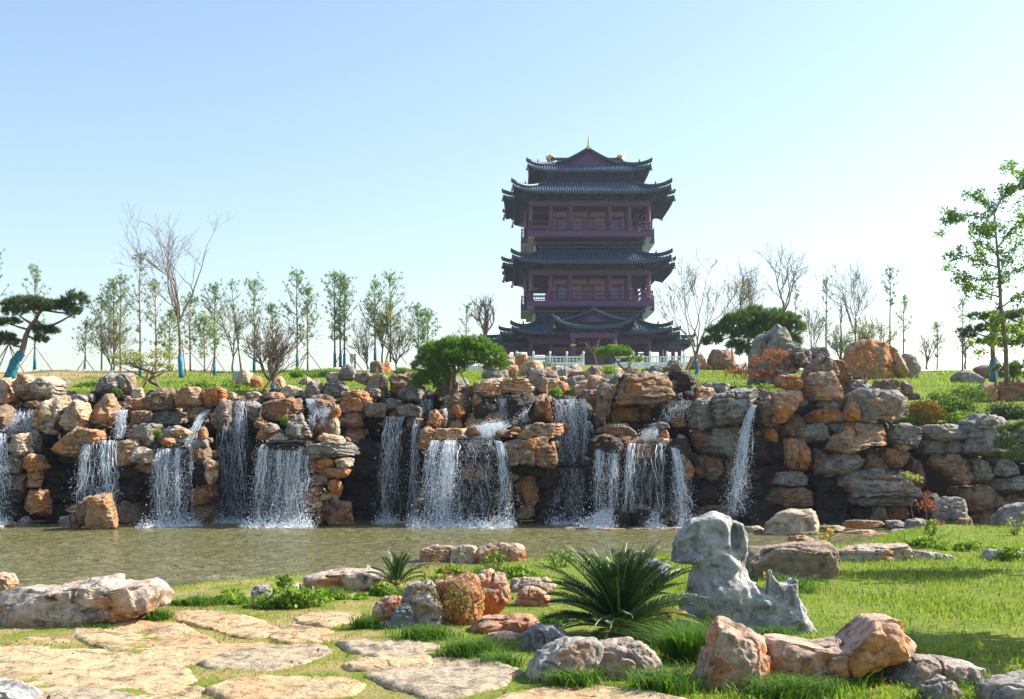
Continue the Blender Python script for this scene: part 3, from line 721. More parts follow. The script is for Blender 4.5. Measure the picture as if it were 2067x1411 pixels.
section('rockery with a flat overhanging slab carrying the widest left waterfall', 570, '''
g 43.4 494,812 512,808 527,816 522,848 502,852
b 42.9 526,846 530,810 565,803 604,804 608,832 590,850
c 44.4 490,802 505,792 520,790 532,803
o 44.2 526,804 536,790 568,793 576,804
c 44.7 565,795 580,777 600,783 613,790 610,803 585,803
g 44.6 612,801 617,776 640,767 652,782 650,800 625,805
g 44.9 650,792 655,772 680,764 702,785 700,802 662,802
c 46 600,775 615,762 632,764 628,778
b 43.8 617,800 650,797 683,804 682,824 645,828 620,815
g 45 683,768 690,742 702,733 717,745 716,768
c 45.2 655,760 665,750 690,752 692,768 662,770
s 43.9 722,802 736,783 776,786 774,802 745,808
o 43.6 688,812 692,792 720,785 756,800 752,830 735,838 690,836
b 43.0 688,842 700,832 732,834 734,862 712,866 690,860
b 43.1 736,840 742,816 770,812 780,820 778,842
g 43.8 775,815 785,803 803,806 805,822 784,828
g 44.2 738,790 746,760 768,755 782,760 782,790
s 44.5 714,768 722,750 746,752 756,772 740,778
o 41.4 514,886 520,862 532,855 546,868 572,880 545,892
g 41.2 530,868 540,852 556,858 570,872 552,878
c 40.9 534,891 560,873 576,874 585,888 560,894
g 41.1 577,872 588,846 600,833 614,862 628,880 606,893 582,886
b 42.5 640,874 650,850 668,846 684,872 680,884 652,885
o 41.7 667,840 672,822 682,817 688,834 680,846
c 41.6 665,845 683,842 686,880 672,882
c 40.8 638,888 650,875 680,880 694,892 680,897 650,895
w 40.6 520,894 560,890 640,890 640,905 560,908 522,908
gl 40.5 610,900 640,893 700,892 720,906 716,916 690,922 640,926 612,918
o 40.6 616,925 645,922 680,928 678,944 645,950 618,942
c 40.4 672,928 695,924 712,926 708,941 682,944
o 40.5 640,948 680,942 706,950 704,960 680,966 642,962
g 40.7 620,965 650,955 668,962 660,978 625,980
o 40.5 660,972 680,966 690,982 686,998 668,1000
o 40.6 626,985 648,978 656,992 640,1000 625,998
c 40.5 645,1000 670,992 686,998 680,1010 650,1010
o 40.6 620,1012 645,1002 658,1018 640,1026 618,1024
b 40.8 645,1020 655,1008 680,1010 672,1030 650,1035
b 40.6 655,1060 664,1024 678,1010 706,1018 712,1062
g 40.4 668,1012 676,998 684,1012 682,1022
b 40.7 615,1060 622,1032 640,1028 642,1062
o 40.5 640,1060 642,1030 647,1028 650,1060
w 41.7 520,910 640,920 650,1060 530,1062
w 40.7 650,1052 716,1050 718,1068 650,1068
b 42.9 690,866 730,862 735,895 700,905 688,890
w 42.9 700,900 760,890 775,1060 720,1062
b 43 640,805 680,812 690,850 660,850 640,835
''')
section('rockery behind the round green cloud pine, with knobbly orange rocks', 880, '''
b 44.4 786,790 800,755 838,752 860,765 850,790 810,795
o 44.6 806,764 815,752 850,754 860,770 840,780 815,780
g 44.0 800,806 815,780 848,784 858,803 830,810
g 44.4 878,795 888,768 925,760 946,766 940,792 915,802
b 43.8 925,790 945,775 965,785 960,805 935,808
s 43.3 796,822 830,815 850,820 850,842 805,842
b 42.8 885,845 898,800 922,792 946,800 952,820 935,848 915,862 895,858
o 42.3 915,820 932,815 940,835 925,848 912,840
o 42.6 953,800 966,794 984,822 980,832 955,824
o 42.4 938,852 950,830 975,832 986,842 965,858 945,862
o 42.2 903,852 925,846 935,858 920,872 903,868
o 41.6 863,856 866,832 878,826 894,842 896,860 880,862
g 41.9 880,828 900,823 905,845 900,862 888,860
o 41.2 844,904 848,868 862,858 882,862 884,888 862,900 852,910
c 40.9 880,884 886,864 910,866 940,864 945,882 912,888
b 41.0 938,870 950,861 965,866 972,880 950,884
w 42.6 812,868 840,858 850,880 845,925 820,925
w 42.9 780,900 835,915 850,1060 780,1062
b 43.1 820,842 855,845 855,865 825,868
''')
section('central rockery with the golden slab and the big brown overhang', 1040, '''
cl 42.9 954,780 962,768 1010,762 1015,790 985,798 960,792
cl 43.0 1005,790 1010,764 1060,765 1080,782 1070,800 1045,798
o 42.7 963,796 975,786 1018,785 1012,798 985,800
g 44.0 1057,772 1066,744 1094,741 1101,765 1097,795 1078,796
o 43.6 1084,790 1090,765 1103,762 1106,795
b 42.6 1068,845 1072,820 1082,797 1103,800 1112,842 1098,850
o 42.2 1100,800 1112,830 1115,850 1100,845
b 41.3 998,880 1000,869 1030,868 1044,876 1030,883
o 41.1 1028,872 1030,862 1048,862 1052,872
ol 40.9 1047,884 1050,866 1084,856 1132,856 1137,868 1128,882 1092,885
o 40.9 1095,868 1112,856 1136,856 1137,874 1120,884 1098,882
b 40.3 1010,900 1020,885 1060,882 1104,882 1112,902 1122,928 1108,944 1062,934 1030,938 1016,920
o 40.1 1055,890 1085,884 1106,895 1098,912 1065,905
o 40.4 1108,890 1120,895 1125,925 1118,945 1108,930
w 41.2 1020,935 1070,938 1115,945 1100,962 1030,958
b 41.2 1042,955 1085,950 1088,1020 1045,1022
w 41.4 1085,955 1120,945 1125,1060 1085,1062
b 41.0 1044,1022 1078,1018 1080,1042 1046,1048
w 41.2 985,900 1012,900 1022,1060 985,1062
o 40.4 1022,1000 1024,968 1030,956 1036,985 1030,1014
o 40.5 992,1050 994,1025 998,1025 998,1052
b 40.3 1000,1062 1010,1050 1040,1056 1045,1066
w 40.9 870,900 985,896 990,1000 880,1010
w 40.8 880,1000 985,990 985,1062 880,1064
w 42.0 960,840 1070,838 1075,885 960,885
w 41.9 1090,945 1120,935 1185,935 1180,1060 1095,1062
w 43.0 1108,815 1190,812 1190,930 1108,930
w 42.5 965,805 1070,800 1072,842 968,842
w 42.2 855,890 1005,887 1005,902 860,903
''')
section('rockery with the huge pitted brown boulder and the domed fall beneath it', 1290, '''
b 42.2 1203,858 1206,820 1206,782 1218,774 1233,778 1232,810 1228,852 1216,860
b 42.4 1228,820 1232,785 1250,757 1300,754 1350,764 1367,785 1352,812 1300,816 1258,822
b 42.8 1350,772 1366,766 1368,792 1354,798
b 42.9 1228,850 1234,824 1268,814 1292,822 1286,852 1250,858
b 43.1 1288,846 1292,820 1312,818 1316,845 1300,852
w 43.0 1338,772 1360,750 1400,754 1410,768 1396,785 1370,794 1348,782
b 43.6 1350,752 1357,734 1370,732 1380,750
b 41.4 1218,870 1228,856 1268,855 1286,868 1284,886 1245,878
o 40.9 1199,905 1204,880 1222,874 1246,878 1240,890 1220,902
o 41.2 1240,886 1250,874 1275,880 1270,892 1250,893
g 41.0 1324,858 1336,851 1350,855 1352,864 1336,868
o 40.9 1331,882 1337,866 1348,866 1352,884
c 40.8 1320,892 1332,883 1358,886 1360,896 1335,898
b 40.7 1356,905 1362,893 1380,905 1392,925 1400,948 1398,966 1384,966 1375,940
o 40.5 1378,940 1392,930 1401,950 1398,968 1384,964
o 40.5 1378,975 1388,980 1386,1000 1378,1000
g 41.6 1366,895 1370,876 1386,880 1386,905 1376,908
g 41.6 1380,918 1378,902 1392,900 1396,918
w 40.9 1200,905 1240,898 1300,892 1362,900 1385,920 1385,1050 1205,1050
b 42.3 1350,850 1356,842 1385,842 1390,860 1360,862
w 42.4 1240,852 1340,848 1345,895 1240,895
w 42.9 1330,806 1402,806 1402,856 1335,856
w 40.1 1230,1050 1236,1030 1270,1028 1272,1064 1240,1066
w 40.1 1268,1064 1270,1028 1320,1030 1332,1042 1330,1066
g 42.7 1228,770 1245,752 1258,758 1240,775
o 42.9 1400,812 1403,786 1420,780 1446,784 1448,797 1430,806
g 43.2 1446,796 1450,785 1468,782 1470,795
''')
section('layered grey overhang pierced by the slanting jet, right of centre', 1500, '''
g 42 1392,862 1398,830 1408,808 1440,802 1438,860 1415,866
gl 41.8 1430,862 1435,815 1450,795 1495,783 1537,782 1528,800 1508,845 1490,862
b 41.9 1522,855 1522,805 1545,790 1585,795 1580,840 1562,860
o 41.5 1556,855 1560,800 1590,790 1622,790 1624,802 1600,828 1580,852
b 42.4 1400,905 1392,870 1420,862 1444,870 1442,900
g 42.2 1412,912 1440,868 1502,862 1494,915 1462,922
b 42.3 1398,962 1402,920 1430,915 1458,925 1462,960 1438,972
b 42.5 1458,925 1500,910 1502,965 1462,968
w 42.2 1400,970 1470,970 1475,1060 1400,1062
o 42.0 1543,892 1548,866 1560,862 1570,892
w 42.0 1500,895 1545,890 1590,895 1590,1045 1500,1050
w 41.9 1545,985 1560,950 1600,955 1598,1050 1548,1055
o 41.5 1584,905 1588,884 1610,884 1616,900 1612,948 1598,950 1586,935
o 41.4 1610,900 1616,887 1634,892 1637,930 1630,950 1613,950
g 41.5 1560,975 1566,954 1605,952 1634,962 1630,975 1605,982
b 41.3 1564,1018 1568,990 1605,985 1642,988 1645,1005 1632,1020 1585,1024
g 41.5 1562,1050 1566,1022 1640,1022 1640,1050
b 42.0 1578,862 1600,835 1625,838 1625,880 1590,885
g 41.8 1604,892 1614,862 1660,854 1674,872 1670,888 1630,893
w 41.6 1500,1020 1580,1015 1590,1070 1500,1072
g 43.5 1400,782 1430,772 1475,775 1480,785 1430,790
''')
section('high rockery of stacked rust and grey rocks at the right, below the standing stones', 1690, '''
ol 42.6 1566,778 1572,757 1608,756 1622,785 1598,788
c 43.0 1604,770 1612,756 1624,775 1622,788
c 42.6 1558,800 1565,790 1600,787 1624,790 1624,800 1585,806
o 42.2 1624,808 1628,770 1645,752 1690,750 1706,775 1704,806 1680,812 1648,808
b 43.2 1622,770 1632,742 1660,715 1682,725 1692,750 1680,765
b 43.6 1672,760 1680,728 1700,726 1714,750 1712,790 1696,790
g 44.5 1600,742 1604,706 1624,698 1640,712 1640,742
g 44.7 1634,722 1642,700 1666,700 1678,716 1662,728
g 43.7 1690,800 1694,770 1720,765 1765,770 1768,795 1720,805
b 43.2 1762,792 1766,768 1808,765 1818,780 1815,795
g 43.3 1815,792 1822,768 1838,775 1844,795 1830,800
g 42.0 1790,788 1812,782 1828,795 1832,835 1815,842 1800,820
o 42.0 1626,846 1640,826 1668,820 1688,830 1700,846 1680,852 1640,854
g 41.9 1650,818 1660,806 1685,806 1706,815 1705,828 1672,824
c 41.7 1675,850 1690,828 1704,838 1712,850
g 42.0 1660,855 1700,850 1730,855 1700,875 1668,872
o 41.2 1674,905 1682,880 1712,854 1772,856 1790,880 1786,896 1742,900 1702,914 1682,910
g 41.3 1793,872 1800,858 1850,855 1860,872 1852,895 1840,905 1808,895
c 41.4 1805,890 1840,885 1842,904 1820,912 1806,902
g 41.6 1862,872 1868,858 1930,858 1956,870 1946,884 1900,890 1880,886
g 41.2 1948,892 1950,852 1972,836 2034,834 2052,855 2046,900 1992,918 1952,912
g 41.5 1908,918 1918,892 1935,885 1944,914
g 41.9 1850,900 1870,885 1916,890 1910,915 1860,915
b 41.5 1744,948 1748,905 1792,905 1800,945
b 41.3 1780,925 1782,905 1838,904 1838,918 1825,945 1800,945
g 41.3 1652,955 1668,922 1690,912 1728,915 1742,942 1720,952 1680,958
b 41.8 1640,950 1642,910 1672,905 1675,950
gl 41.0 1704,975 1708,952 1760,946 1832,950 1850,970 1846,1000 1800,1006 1730,1002
gl 41.3 1722,1014 1738,1000 1838,1000 1852,1012 1832,1022 1760,1022
w 41.9 1640,960 1705,960 1710,1060 1640,1062
g 41.3 1756,1050 1768,1016 1786,1012 1792,1052
b 41.4 1786,1052 1792,1014 1826,1010 1838,1052
w 41.7 1725,1020 1770,1020 1770,1062 1722,1062
b 41.2 1882,930 1900,918 1962,920 1968,975 1936,978 1905,948
g 41.2 1962,972 1964,930 1996,924 2000,962 1986,974
g 41.4 1994,955 2000,925 2046,928 2068,955 2030,962
g 41.3 1996,985 2005,968 2060,962 2110,965 2110,990 2040,995
b 41.4 1922,1012 1930,984 1990,980 2030,986 2022,1020 1950,1030
b 41.5 1955,1062 1960,1030 2010,1022 2018,1062
b 41.6 2010,1060 2020,990 2110,985 2110,1062
g 41.6 2048,905 2054,850 2110,845 2120,920 2060,925
b 41.7 1835,1010 1840,925 1858,922 1862,1010
w 41.8 1838,1062 1842,1008 1950,1005 1955,1062
b 42.4 1838,905 1850,880 1900,885 1900,910
b 42.8 1700,850 1712,830 1720,850
''')
# standing stones and boulders on top
rock('1512,790 1517,742 1520,705 1526,690 1532,672 1545,684 1556,678 1560,705 1558,790', 50, 'g', 'standing_stone', label='shorter forked grey standing stone left of the tallest one', cat='standing stone', res=22, strata=.3)
rock('1542,790 1545,742 1548,705 1556,672 1570,656 1588,672 1600,705 1604,738 1606,790', 49.6, 'g', 'standing_stone', label='tallest pointed grey standing stone above the red dwarf maple', cat='standing stone', res=24, strata=.3)
rock('1711,762 1712,700 1726,685 1762,688 1792,702 1796,740 1800,766 1755,770', 'snap', 'o', 'boulder', label='large upright rust orange boulder behind the bare shrub on the right', cat='boulder', res=24, cuts=14)
rock('1786,742 1790,698 1802,692 1812,712 1832,752 1815,768 1795,768', 'snap', 'o', 'boulder', label='ragged orange boulder leaning against the large upright rust one', cat='boulder', res=20)
rock('1812,765 1814,728 1830,712 1848,722 1858,762 1835,768', 'snap', 'g', 'boulder', label='brown grey boulder standing at the edge of the right lawn', cat='boulder', res=18)
rock('1706,838 1714,800 1738,786 1775,782 1802,786 1820,802 1828,828 1820,846 1796,852 1770,848 1742,852 1722,848', 41.4, 'g', 'boulder', label='big rounded lumpy grey boulder with an orange left foot, on the right rockery', cat='boulder', res=28)
rock('1706,842 1716,815 1732,810 1738,835 1730,850 1716,850', 41.0, 'o', 'boulder', label='small orange boulder tucked under the big lumpy grey one', cat='boulder')
rock('1512,758 1520,738 1545,740 1550,768 1525,770', 'snap', 'b', 'boulder', label='brown boulder beneath the red dwarf maple branches', cat='boulder')
rock('744,758 748,732 768,727 776,745 770,758', 'snap', 'b', 'boulder', label='rounded tan boulder, left of the pair on top behind the low lawn', cat='boulder', res=14)
rock('768,756 772,731 784,728 789,745 784,758', 'snap', 'o', 'boulder', label='narrow tan boulder, right of the pair on top behind the low lawn', cat='boulder', res=14)
rock('470,778 478,760 495,748 508,752 512,780 495,788', 50, 'c', 'boulder', label='cream boulder beside the grey utility box', cat='boulder', res=14)
rock('505,778 512,758 528,762 532,785 515,788', 50, 'o', 'boulder', label='small orange boulder right of the cream one on the left lawn', cat='boulder')
rock('545,785 550,765 565,758 575,770 575,788', 'snap', 'c', 'boulder', label='cream boulder behind the teal wrapped multi stem shrub', cat='boulder')
rock('585,755 595,750 612,754 608,760 588,760', 'snap', 'g', 'boulder', label='small flat stone lying on the lawn left of the pale rocks', cat='boulder')
rock('730,765 745,758 760,762 758,775 735,778', 'snap', 'c', 'boulder', label='cream boulder below the tan pair', cat='boulder')
rock('1970,745 1985,735 2010,738 2030,752 2020,770 1985,768', 'snap', 'b', 'boulder', label='low brown boulder at the foot of the right dark pine', cat='boulder', res=14)
rock('1925,760 1940,750 1975,748 1985,770 1950,778 1928,775', 'snap', 'g', 'boulder', label='low grey boulder left of the right dark pine', cat='boulder', res=14)
rock('1975,810 1980,778 2000,770 2012,785 2012,812 1990,818', 'snap', 'o', 'boulder', label='rust orange boulder on the right slope under the dark pine', cat='boulder', res=16)
rock('2010,815 2015,775 2050,768 2090,780 2090,815', 'snap', 'b', 'boulder', label='brown earthy boulder at the right edge under the dark pine', cat='boulder', res=16)
rock('1925,815 1940,808 1955,822 1945,828', 44, 'c', 'boulder', label='small cream stone among the low green shrubs on the right slope', cat='boulder')
# hill of smaller rocks leading up to the tower
hill = empty('rock_hill', W(1200, 760, 56), 'jumbled hillside of small tan and grey rocks in front of the tower', 'rock hill')
rs = np.random.RandomState(11)
for k in range(95):
    x = rs.uniform(985, 1345); y = rs.uniform(722, 792); d = None
    if 1055 < x < 1410 and y < 748: y = rs.uniform(748, 792)
    wd = rs.uniform(14, 38)*(1 if y < 755 else 1.3); hh = wd*rs.uniform(.55, .95)
    rock([(x-wd/2, y-hh/2), (x+wd/2, y+hh/2)], 'snap', rs.choice(list('occbgg')), 'rock', hill, res=8)
for p in ('o 60 1008,735 1015,718 1035,716 1040,735 1020,742', 'o 58 1028,735 1035,718 1062,716 1070,730 1055,742','c 56 1040,765 1050,735 1085,728 1105,745 1095,765','g 54 1105,768 1110,748 1150,740 1160,755 1140,775','b 53 1140,780 1150,755 1190,748 1200,770 1180,788','g 60 1345,740 1355,725 1372,728 1385,742','o 62 1385,745 1400,715 1420,718 1430,745','o 62 1425,750 1440,722 1460,728 1475,748','b 62 1430,728 1445,705 1480,708 1492,735','g 50 1130,790 1140,762 1175,758 1190,785','c 49 1190,800 1196,775 1225,765 1232,795'):
    a = p.split(); rock(' '.join(a[2:]), 'snap', a[0], 'rock', hill, res=12)
# stones standing in or along the pond
for mt, d, p, lab in (
 ('b',38.9,'157,1064 159,1030 164,1010 174,1001 182,1010 180,1064','shorter brown half of the split pinnacle rock standing in the pond at the left'),
 ('o',38.8,'176,1065 180,1020 192,1003 206,998 216,1010 225,1035 233,1066 205,1070','taller half of the split pinnacle rock in the pond with a bright orange side'),
 ('g',38.9,'119,1066 124,1044 142,1040 146,1066','small grey brown stump rock left of the split pinnacle in the pond'),
 ('b',38.9,'142,1066 144,1042 155,1040 162,1066','small brown stump rock touching the split pinnacle in the pond'),
 ('c',36.5,'1546,1080 1552,1055 1566,1040 1590,1029 1630,1028 1652,1042 1661,1080 1600,1086','domed pale boulder with a dark top standing in the pond right of the sculpted stone'),
 ('g',38.5,'1884,1062 1888,1015 1900,1004 1935,1005 1955,1012 1953,1045 1930,1066 1900,1068','grey boulder with a rusty foot in front of the cave mouth'),
 ('o',37.9,'1930,1060 1935,1040 1955,1042 1966,1068 1945,1070','orange wedge rock at the right foot of the cave boulder'),
 ('g',34.5,'2008,1088 2014,1045 2035,1022 2085,1012 2120,1040 2120,1098 2040,1098','large dark blue grey boulder at the right edge of the pond'),
 ('o',38.0,'1707,1066 1711,1052 1745,1050 1787,1053 1788,1066','long low rust topped stone in the row before the right rockery'),
 ('g',38.0,'1786,1068 1791,1051 1812,1050 1828,1056 1829,1069','rounded grey stone in the middle of the row before the right rockery'),
 ('g',37.5,'1826,1072 1834,1050 1855,1047 1880,1058 1896,1072','pale grey stone at the right end of the row before the right rockery'),
 ('o',36.0,'1735,1088 1745,1078 1785,1076 1800,1086 1770,1094','jagged reddish rock poking from the shallows on the right'),
 ('c',36.5,'1700,1076 1730,1070 1770,1070 1772,1080 1710,1082','flat cream ledge stone in the right shallows'),
 ('o',32.0,'1595,1094 1602,1084 1622,1080 1645,1092 1630,1096','small red brown jagged stone behind the long layered block'),
 ('c',37.0,'1505,1080 1508,1064 1530,1062 1545,1070 1540,1080','flat orange stone on the water line right of the sculpted stone'),
 ('c',37.5,'1655,1070 1660,1062 1690,1061 1710,1066 1700,1072','thin flat cream stone on the water line right of the domed boulder'),
 ('g',35.5,'1865,1088 1880,1078 1920,1080 1960,1082 1958,1090 1900,1094','low flat pale ledge in the water at the right'),
 ('b',36.0,'1845,1082 1850,1068 1866,1066 1872,1080','small round brown stone at the water at the right'),
 ('b',38.6,'1130,1074 1150,1064 1190,1066 1200,1076','thin flat stone at the left end of the low sill under the domed fall'),
 ('c',38.4,'1195,1077 1215,1066 1260,1067 1270,1077','cream flat stone, second in the low sill under the domed fall'),
 ('b',38.4,'1262,1077 1275,1066 1330,1067 1335,1078','dark flat stone, third in the low sill under the domed fall'),
 ('c',38.4,'1328,1078 1335,1066 1385,1065 1395,1077','flat stone at the right end of the low sill, by the sculpted stone'),
):
    rock(p, d, mt, 'pond_stone', label=lab, cat='rock', res=20, strata=.4)
# ------------------------------------------------------------------ falling water
FM, t, b, out = newmat('white_water'); L = t.links.new
b.inputs['Base Color'].default_value = (.86,.90,.94,1); b.inputs['Roughness'].default_value = .25; b.inputs['Specular IOR Level'].default_value = .6
tl = N(t, 'BsdfTranslucent'); tl.inputs[0].default_value = (.85,.9,.95,1); mx = N(t, 'MixShader'); mx.inputs[0].default_value = .45
L(b.outputs[0], mx.inputs[1]); L(tl.outputs[0], mx.inputs[2]); L(mx.outputs[0], out.inputs[0])
VM, t, b, out = newmat('water_veil'); L = t.links.new
b.inputs['Base Color'].default_value = (.80,.86,.92,1); b.inputs['Roughness'].default_value = .2
tc = N(t, 'TexCoord'); mp = N(t, 'Mapping'); L(tc.outputs['Object'], mp.inputs[0]); mp.inputs['Scale'].default_value = (9,9,.55)
n1 = N(t, 'TexNoise', inp={'Scale': 1.6, 'Detail': 6, 'Roughness': .7}); L(mp.outputs[0], n1.inputs['Vector'])
n2 = N(t, 'TexNoise', inp={'Scale': 13., 'Detail': 3, 'Roughness': .7}); L(tc.outputs['Object'], n2.inputs['Vector'])
a = mth(t, 'ADD', mth(t, 'MULTIPLY', n1.outputs[0], .75), mth(t, 'MULTIPLY', n2.outputs[0], .25))
al = ramp(t, a, [(.47, (0,0,0)), (.74, (.42,.42,.42))]); tr = N(t, 'BsdfTransparent'); mx = N(t, 'MixShader')
L(al, mx.inputs[0]); L(tr.outputs[0], mx.inputs[1]); L(b.outputs[0], mx.inputs[2]); L(mx.outputs[0], out.inputs[0])
def droplets(C, r, rs):
    """tetrahedra at centres C (n,3) with radii r"""
    n = len(C); T = np.array([(1,1,1),(1,-1,-1),(-1,1,-1),(-1,-1,1)])/1.7
    q = rs.normal(size=(n,3,3)); q, _ = np.linalg.qr(q)
    V = C[:,None,:]+np.einsum('kj,nij->nki', T, q)*np.asarray(r)[:,None,None]
    V[:,:,2] = C[:,None,2]+(V[:,:,2]-C[:,None,2])*1.7
    i = np.arange(n)[:,None,None]*4; Fc = (i+np.array([(0,1,2),(0,3,1),(0,2,3),(1,3,2)])[None]).reshape(-1,3); return V.reshape(-1,3), Fc
def strands(lst, rs, k=3):
    """lst: list of (points (m,3), radii (m,))"""
    m = MB()
    for P, r_ in lst: m.tube(P, r_, k, False)
    return m
def waterfall(label, lip, base, dense=1.0, n=40, veil=True, streams=(), drops=1500, name='waterfall', curve=1.9, wid=.016, spray=True, bend=.0):
    """lip/base: two (px,py,d) points each; streams: (u, weight, spread) clusters of thicker flow"""
    rs = np.random.RandomState(abs(hash(label)) % 9999 if False else len(label)*37+int(lip[0][0])); 
    A0, A1, B0, B1 = [W(*q) for q in (*lip, *base)]
    org = (A0+A1)/2; org[2] = B0[2]
    root = empty(name, org, label, 'waterfall', 'falls of the rockery')
    H = abs(A0[2]-B0[2]); wA = np.linalg.norm(A1-A0)
    def path(u, t_):
        A = A0+(A1-A0)*u; B = B0+(B1-B0)*u; t_ = np.asarray(t_)[:,None] if np.ndim(t_) else t_
        P = A+(B-A)*np.array([1,1,0])*(t_**.8) + (B-A)*np.array([0,0,1])*t_**curve
        return P-org
    lst = []
    n = int(n*.34); us = list(rs.uniform(0, 1, n)); wts = [.8]*n
    for (u, wgt, spr) in streams:
        kk = int(19*wgt); us += list(np.clip(rs.normal(u, spr*.85, kk), 0, 1)); wts += [1.5]*kk
    for u, wg in zip(us, wts):
        e = rs.uniform(.2, .85) if rs.rand() < .75 else 1.0; st = 0 if rs.rand() < .55 else rs.uniform(0, .6)
        tt = np.linspace(st, max(e, st+.2), 13); P = path(u, tt)
        ph = rs.uniform(0, 50); j = (tt[:,None]**1.1)*np.stack([fbm(np.stack([tt*7+ph, 0*tt+u*9, 0*tt], 1), 3, q) for q in (1,2)], 1)*(.14+.08*H)
        P[:,0] += j[:,0]; P[:,1] += j[:,1]*.6
        r_ = wid*wg*rs.uniform(.3, 1.0)*(.55+.9*np.clip(fbm(np.stack([tt*11+ph, 0*tt+3, 0*tt], 1), 2, 5), -.6, 1))*(1-.35*tt); r_[-1] *= .2
        lst.append((P, np.maximum(r_, .0025)))
    s_ = strands(lst, rs).build('water_strands', FM, root); s_['kind'] = 'stuff'
    nd = int(drops*dense*.75); uu = np.array(us)[rs.randint(0, len(us), nd)]+rs.normal(0, .035, nd); tt = rs.beta(2.6, 1.3, nd)
    A = A0+(A1-A0)*uu[:,None]; B = B0+(B1-B0)*uu[:,None]
    C = A+(B-A)*np.array([1,1,0])*(tt[:,None]**.8)+(B-A)*np.array([0,0,1])*(tt[:,None]**curve)-org
    sp = (.02+.13*tt)*min(1.6, H/2+.3); C[:,0] += rs.normal(0, 1, nd)*sp; C[:,1] += rs.normal(0, 1, nd)*sp*.8; C[:,2] += rs.normal(0, .12, nd)
    V, Fc = droplets(C, rs.uniform(.004, .014, nd)*(1+.6*(rs.rand(nd) < .1)), rs); d_ = mesh_obj('water_drops', V, Fc, FM, root); d_['kind'] = 'stuff'
    if veil:
        G = np.array([path(u, np.linspace(0, 1, 16)) for u in np.linspace(0, 1, 14)]); G[:,:,1] += .06
        G[:,:,0] += .03*np.sin(np.arange(14)*2.3)[:,None]; G[:,:,1] += .05*np.sin(np.arange(14)*1.7)[:,None]
        m = MB(); m.grid(G); v_ = m.build('water_veil', VM, root, smooth=True)
    if spray and B0[2] < -.2:
        k = int(1000*dense*max(.6, wA)); uu = rs.uniform(-.12, 1.12, k); C = B0+(B1-B0)*uu[:,None]-org
        hgt = rs.exponential(.11, k); C[:,2] = hgt-.0+(-.5-org[2]); C[:,0] += rs.normal(0, .12, k); C[:,1] += rs.normal(-.15, .3, k)
        V, Fc = droplets(C, rs.uniform(.008, .022, k), rs); q = mesh_obj('splash', V, Fc, FM, root); q['kind'] = 'stuff'
        foam_patch(root, org, B0, B1, rs)
    return root
def foam_patch(root, org, B0, B1, rs, wy=.75, up=.1):
    n, m_ = 40, 12; us = np.linspace(-.18, 1.18, n); vs = np.linspace(-1, 1, m_); V = []
    for v in vs:
        for u in us:
            p = B0+(B1-B0)*u; e = (1-abs(v)**1.5)*(1-abs((u-.5)/.7)**4)
            V.append((p[0]-org[0]+rs.normal(0,.02), p[1]-org[1]-.2+v*wy*(.6+.4*math.sin(u*21)), -.52-org[2]+max(0, e)*up*rs.uniform(.5, 1.2)))
    V = np.array(V).reshape(m_, n, 3); mb_ = MB(); mb_.grid(V); q = mb_.build('foam', FMOT, root); q['kind'] = 'stuff'
FMOT, t, b, out = newmat('foam'); L = t.links.new
b.inputs['Base Color'].default_value = (.82,.86,.88,1); b.inputs['Roughness'].default_value = .5
tc = N(t, 'TexCoord'); n1 = N(t, 'TexNoise', inp={'Scale': 9, 'Detail': 6, 'Roughness': .75}); L(tc.outputs['Object'], n1.inputs['Vector'])
al = ramp(t, n1.outputs[0], [(.44, (0,0,0)), (.58, (.9,.9,.9))]); tr = N(t, 'BsdfTransparent'); mx = N(t, 'MixShader')
L(al, mx.inputs[0]); L(tr.outputs[0], mx.inputs[1]); L(b.outputs[0], mx.inputs[2]); L(mx.outputs[0], out.inputs[0])
D = 41.0
waterfall('wide foaming cascade sliding over dark rock at the far left edge, above the golden pillar', [(-60,822,43.6),(72,826,43.2)], [(-60,872,42.1),(66,872,42.0)], 1.4, 120, streams=[(.3,2,.2),(.8,2,.2)], drops=2500, curve=1.2, spray=False)
waterfall('misty fall at the far left edge beside the golden pillar', [(-60,872,41.2),(14,876,41.2)], [(-70,1060,40.4),(18,1060,40.4)], 1.2, 50, streams=[(.8,1.5,.12)], drops=3500)
waterfall('narrow white chute dropping between the brown rock and the small orange block on the left', [(240,828,42.6),(258,828,42.6)], [(230,886,41.6),(250,886,41.4)], 1.2, 60, streams=[(.5,2,.3)], drops=700, wid=.022, spray=False)
waterfall('left double fall behind the split pinnacle, fed by the narrow chute', [(166,890,40.9),(245,889,40.9)], [(153,1040,40.1),(240,1040,40.1)], 1.0, 34, streams=[(.13,2,.06),(.62,1.8,.13)], drops=2600)
waterfall('broad fall left of the boot shaped cream rocks, with two bright strands', [(312,906,40.9),(388,905,40.8)], [(300,1060,40.0),(392,1060,40.0)], 1.1, 55, streams=[(.2,1.2,.1),(.62,1.6,.03),(.38,.8,.1)], drops=3200)
waterfall('diagonal white chute running behind the cream stacked rocks on the left', [(410,826,43.0),(428,826,43.0)], [(368,902,41.2),(388,902,41.0)], .8, 50, streams=[(.5,1.3,.3)], drops=600, curve=1.1, spray=False)
waterfall('thin dark fall in deep shade right of the cream stacked rocks', [(455,810,43.0),(500,810,43.0)], [(430,1056,41.8),(492,1056,41.8)], .8, 60, streams=[(.75,1,.1)], drops=1800, wid=.011)
waterfall('foaming stream tumbling down to a little pool above the overhanging slab', [(615,806,43.6),(632,804,43.6)], [(628,840,42.6),(672,832,42.4)], 1.2, 60, streams=[(.5,2,.3)], drops=1100, curve=1.1, spray=False)
waterfall('short fall out of the little pool above the overhanging slab', [(622,838,42.4),(668,832,42.3)], [(622,862,42.1),(658,862,42.0)], .8, 40, drops=400, spray=False)
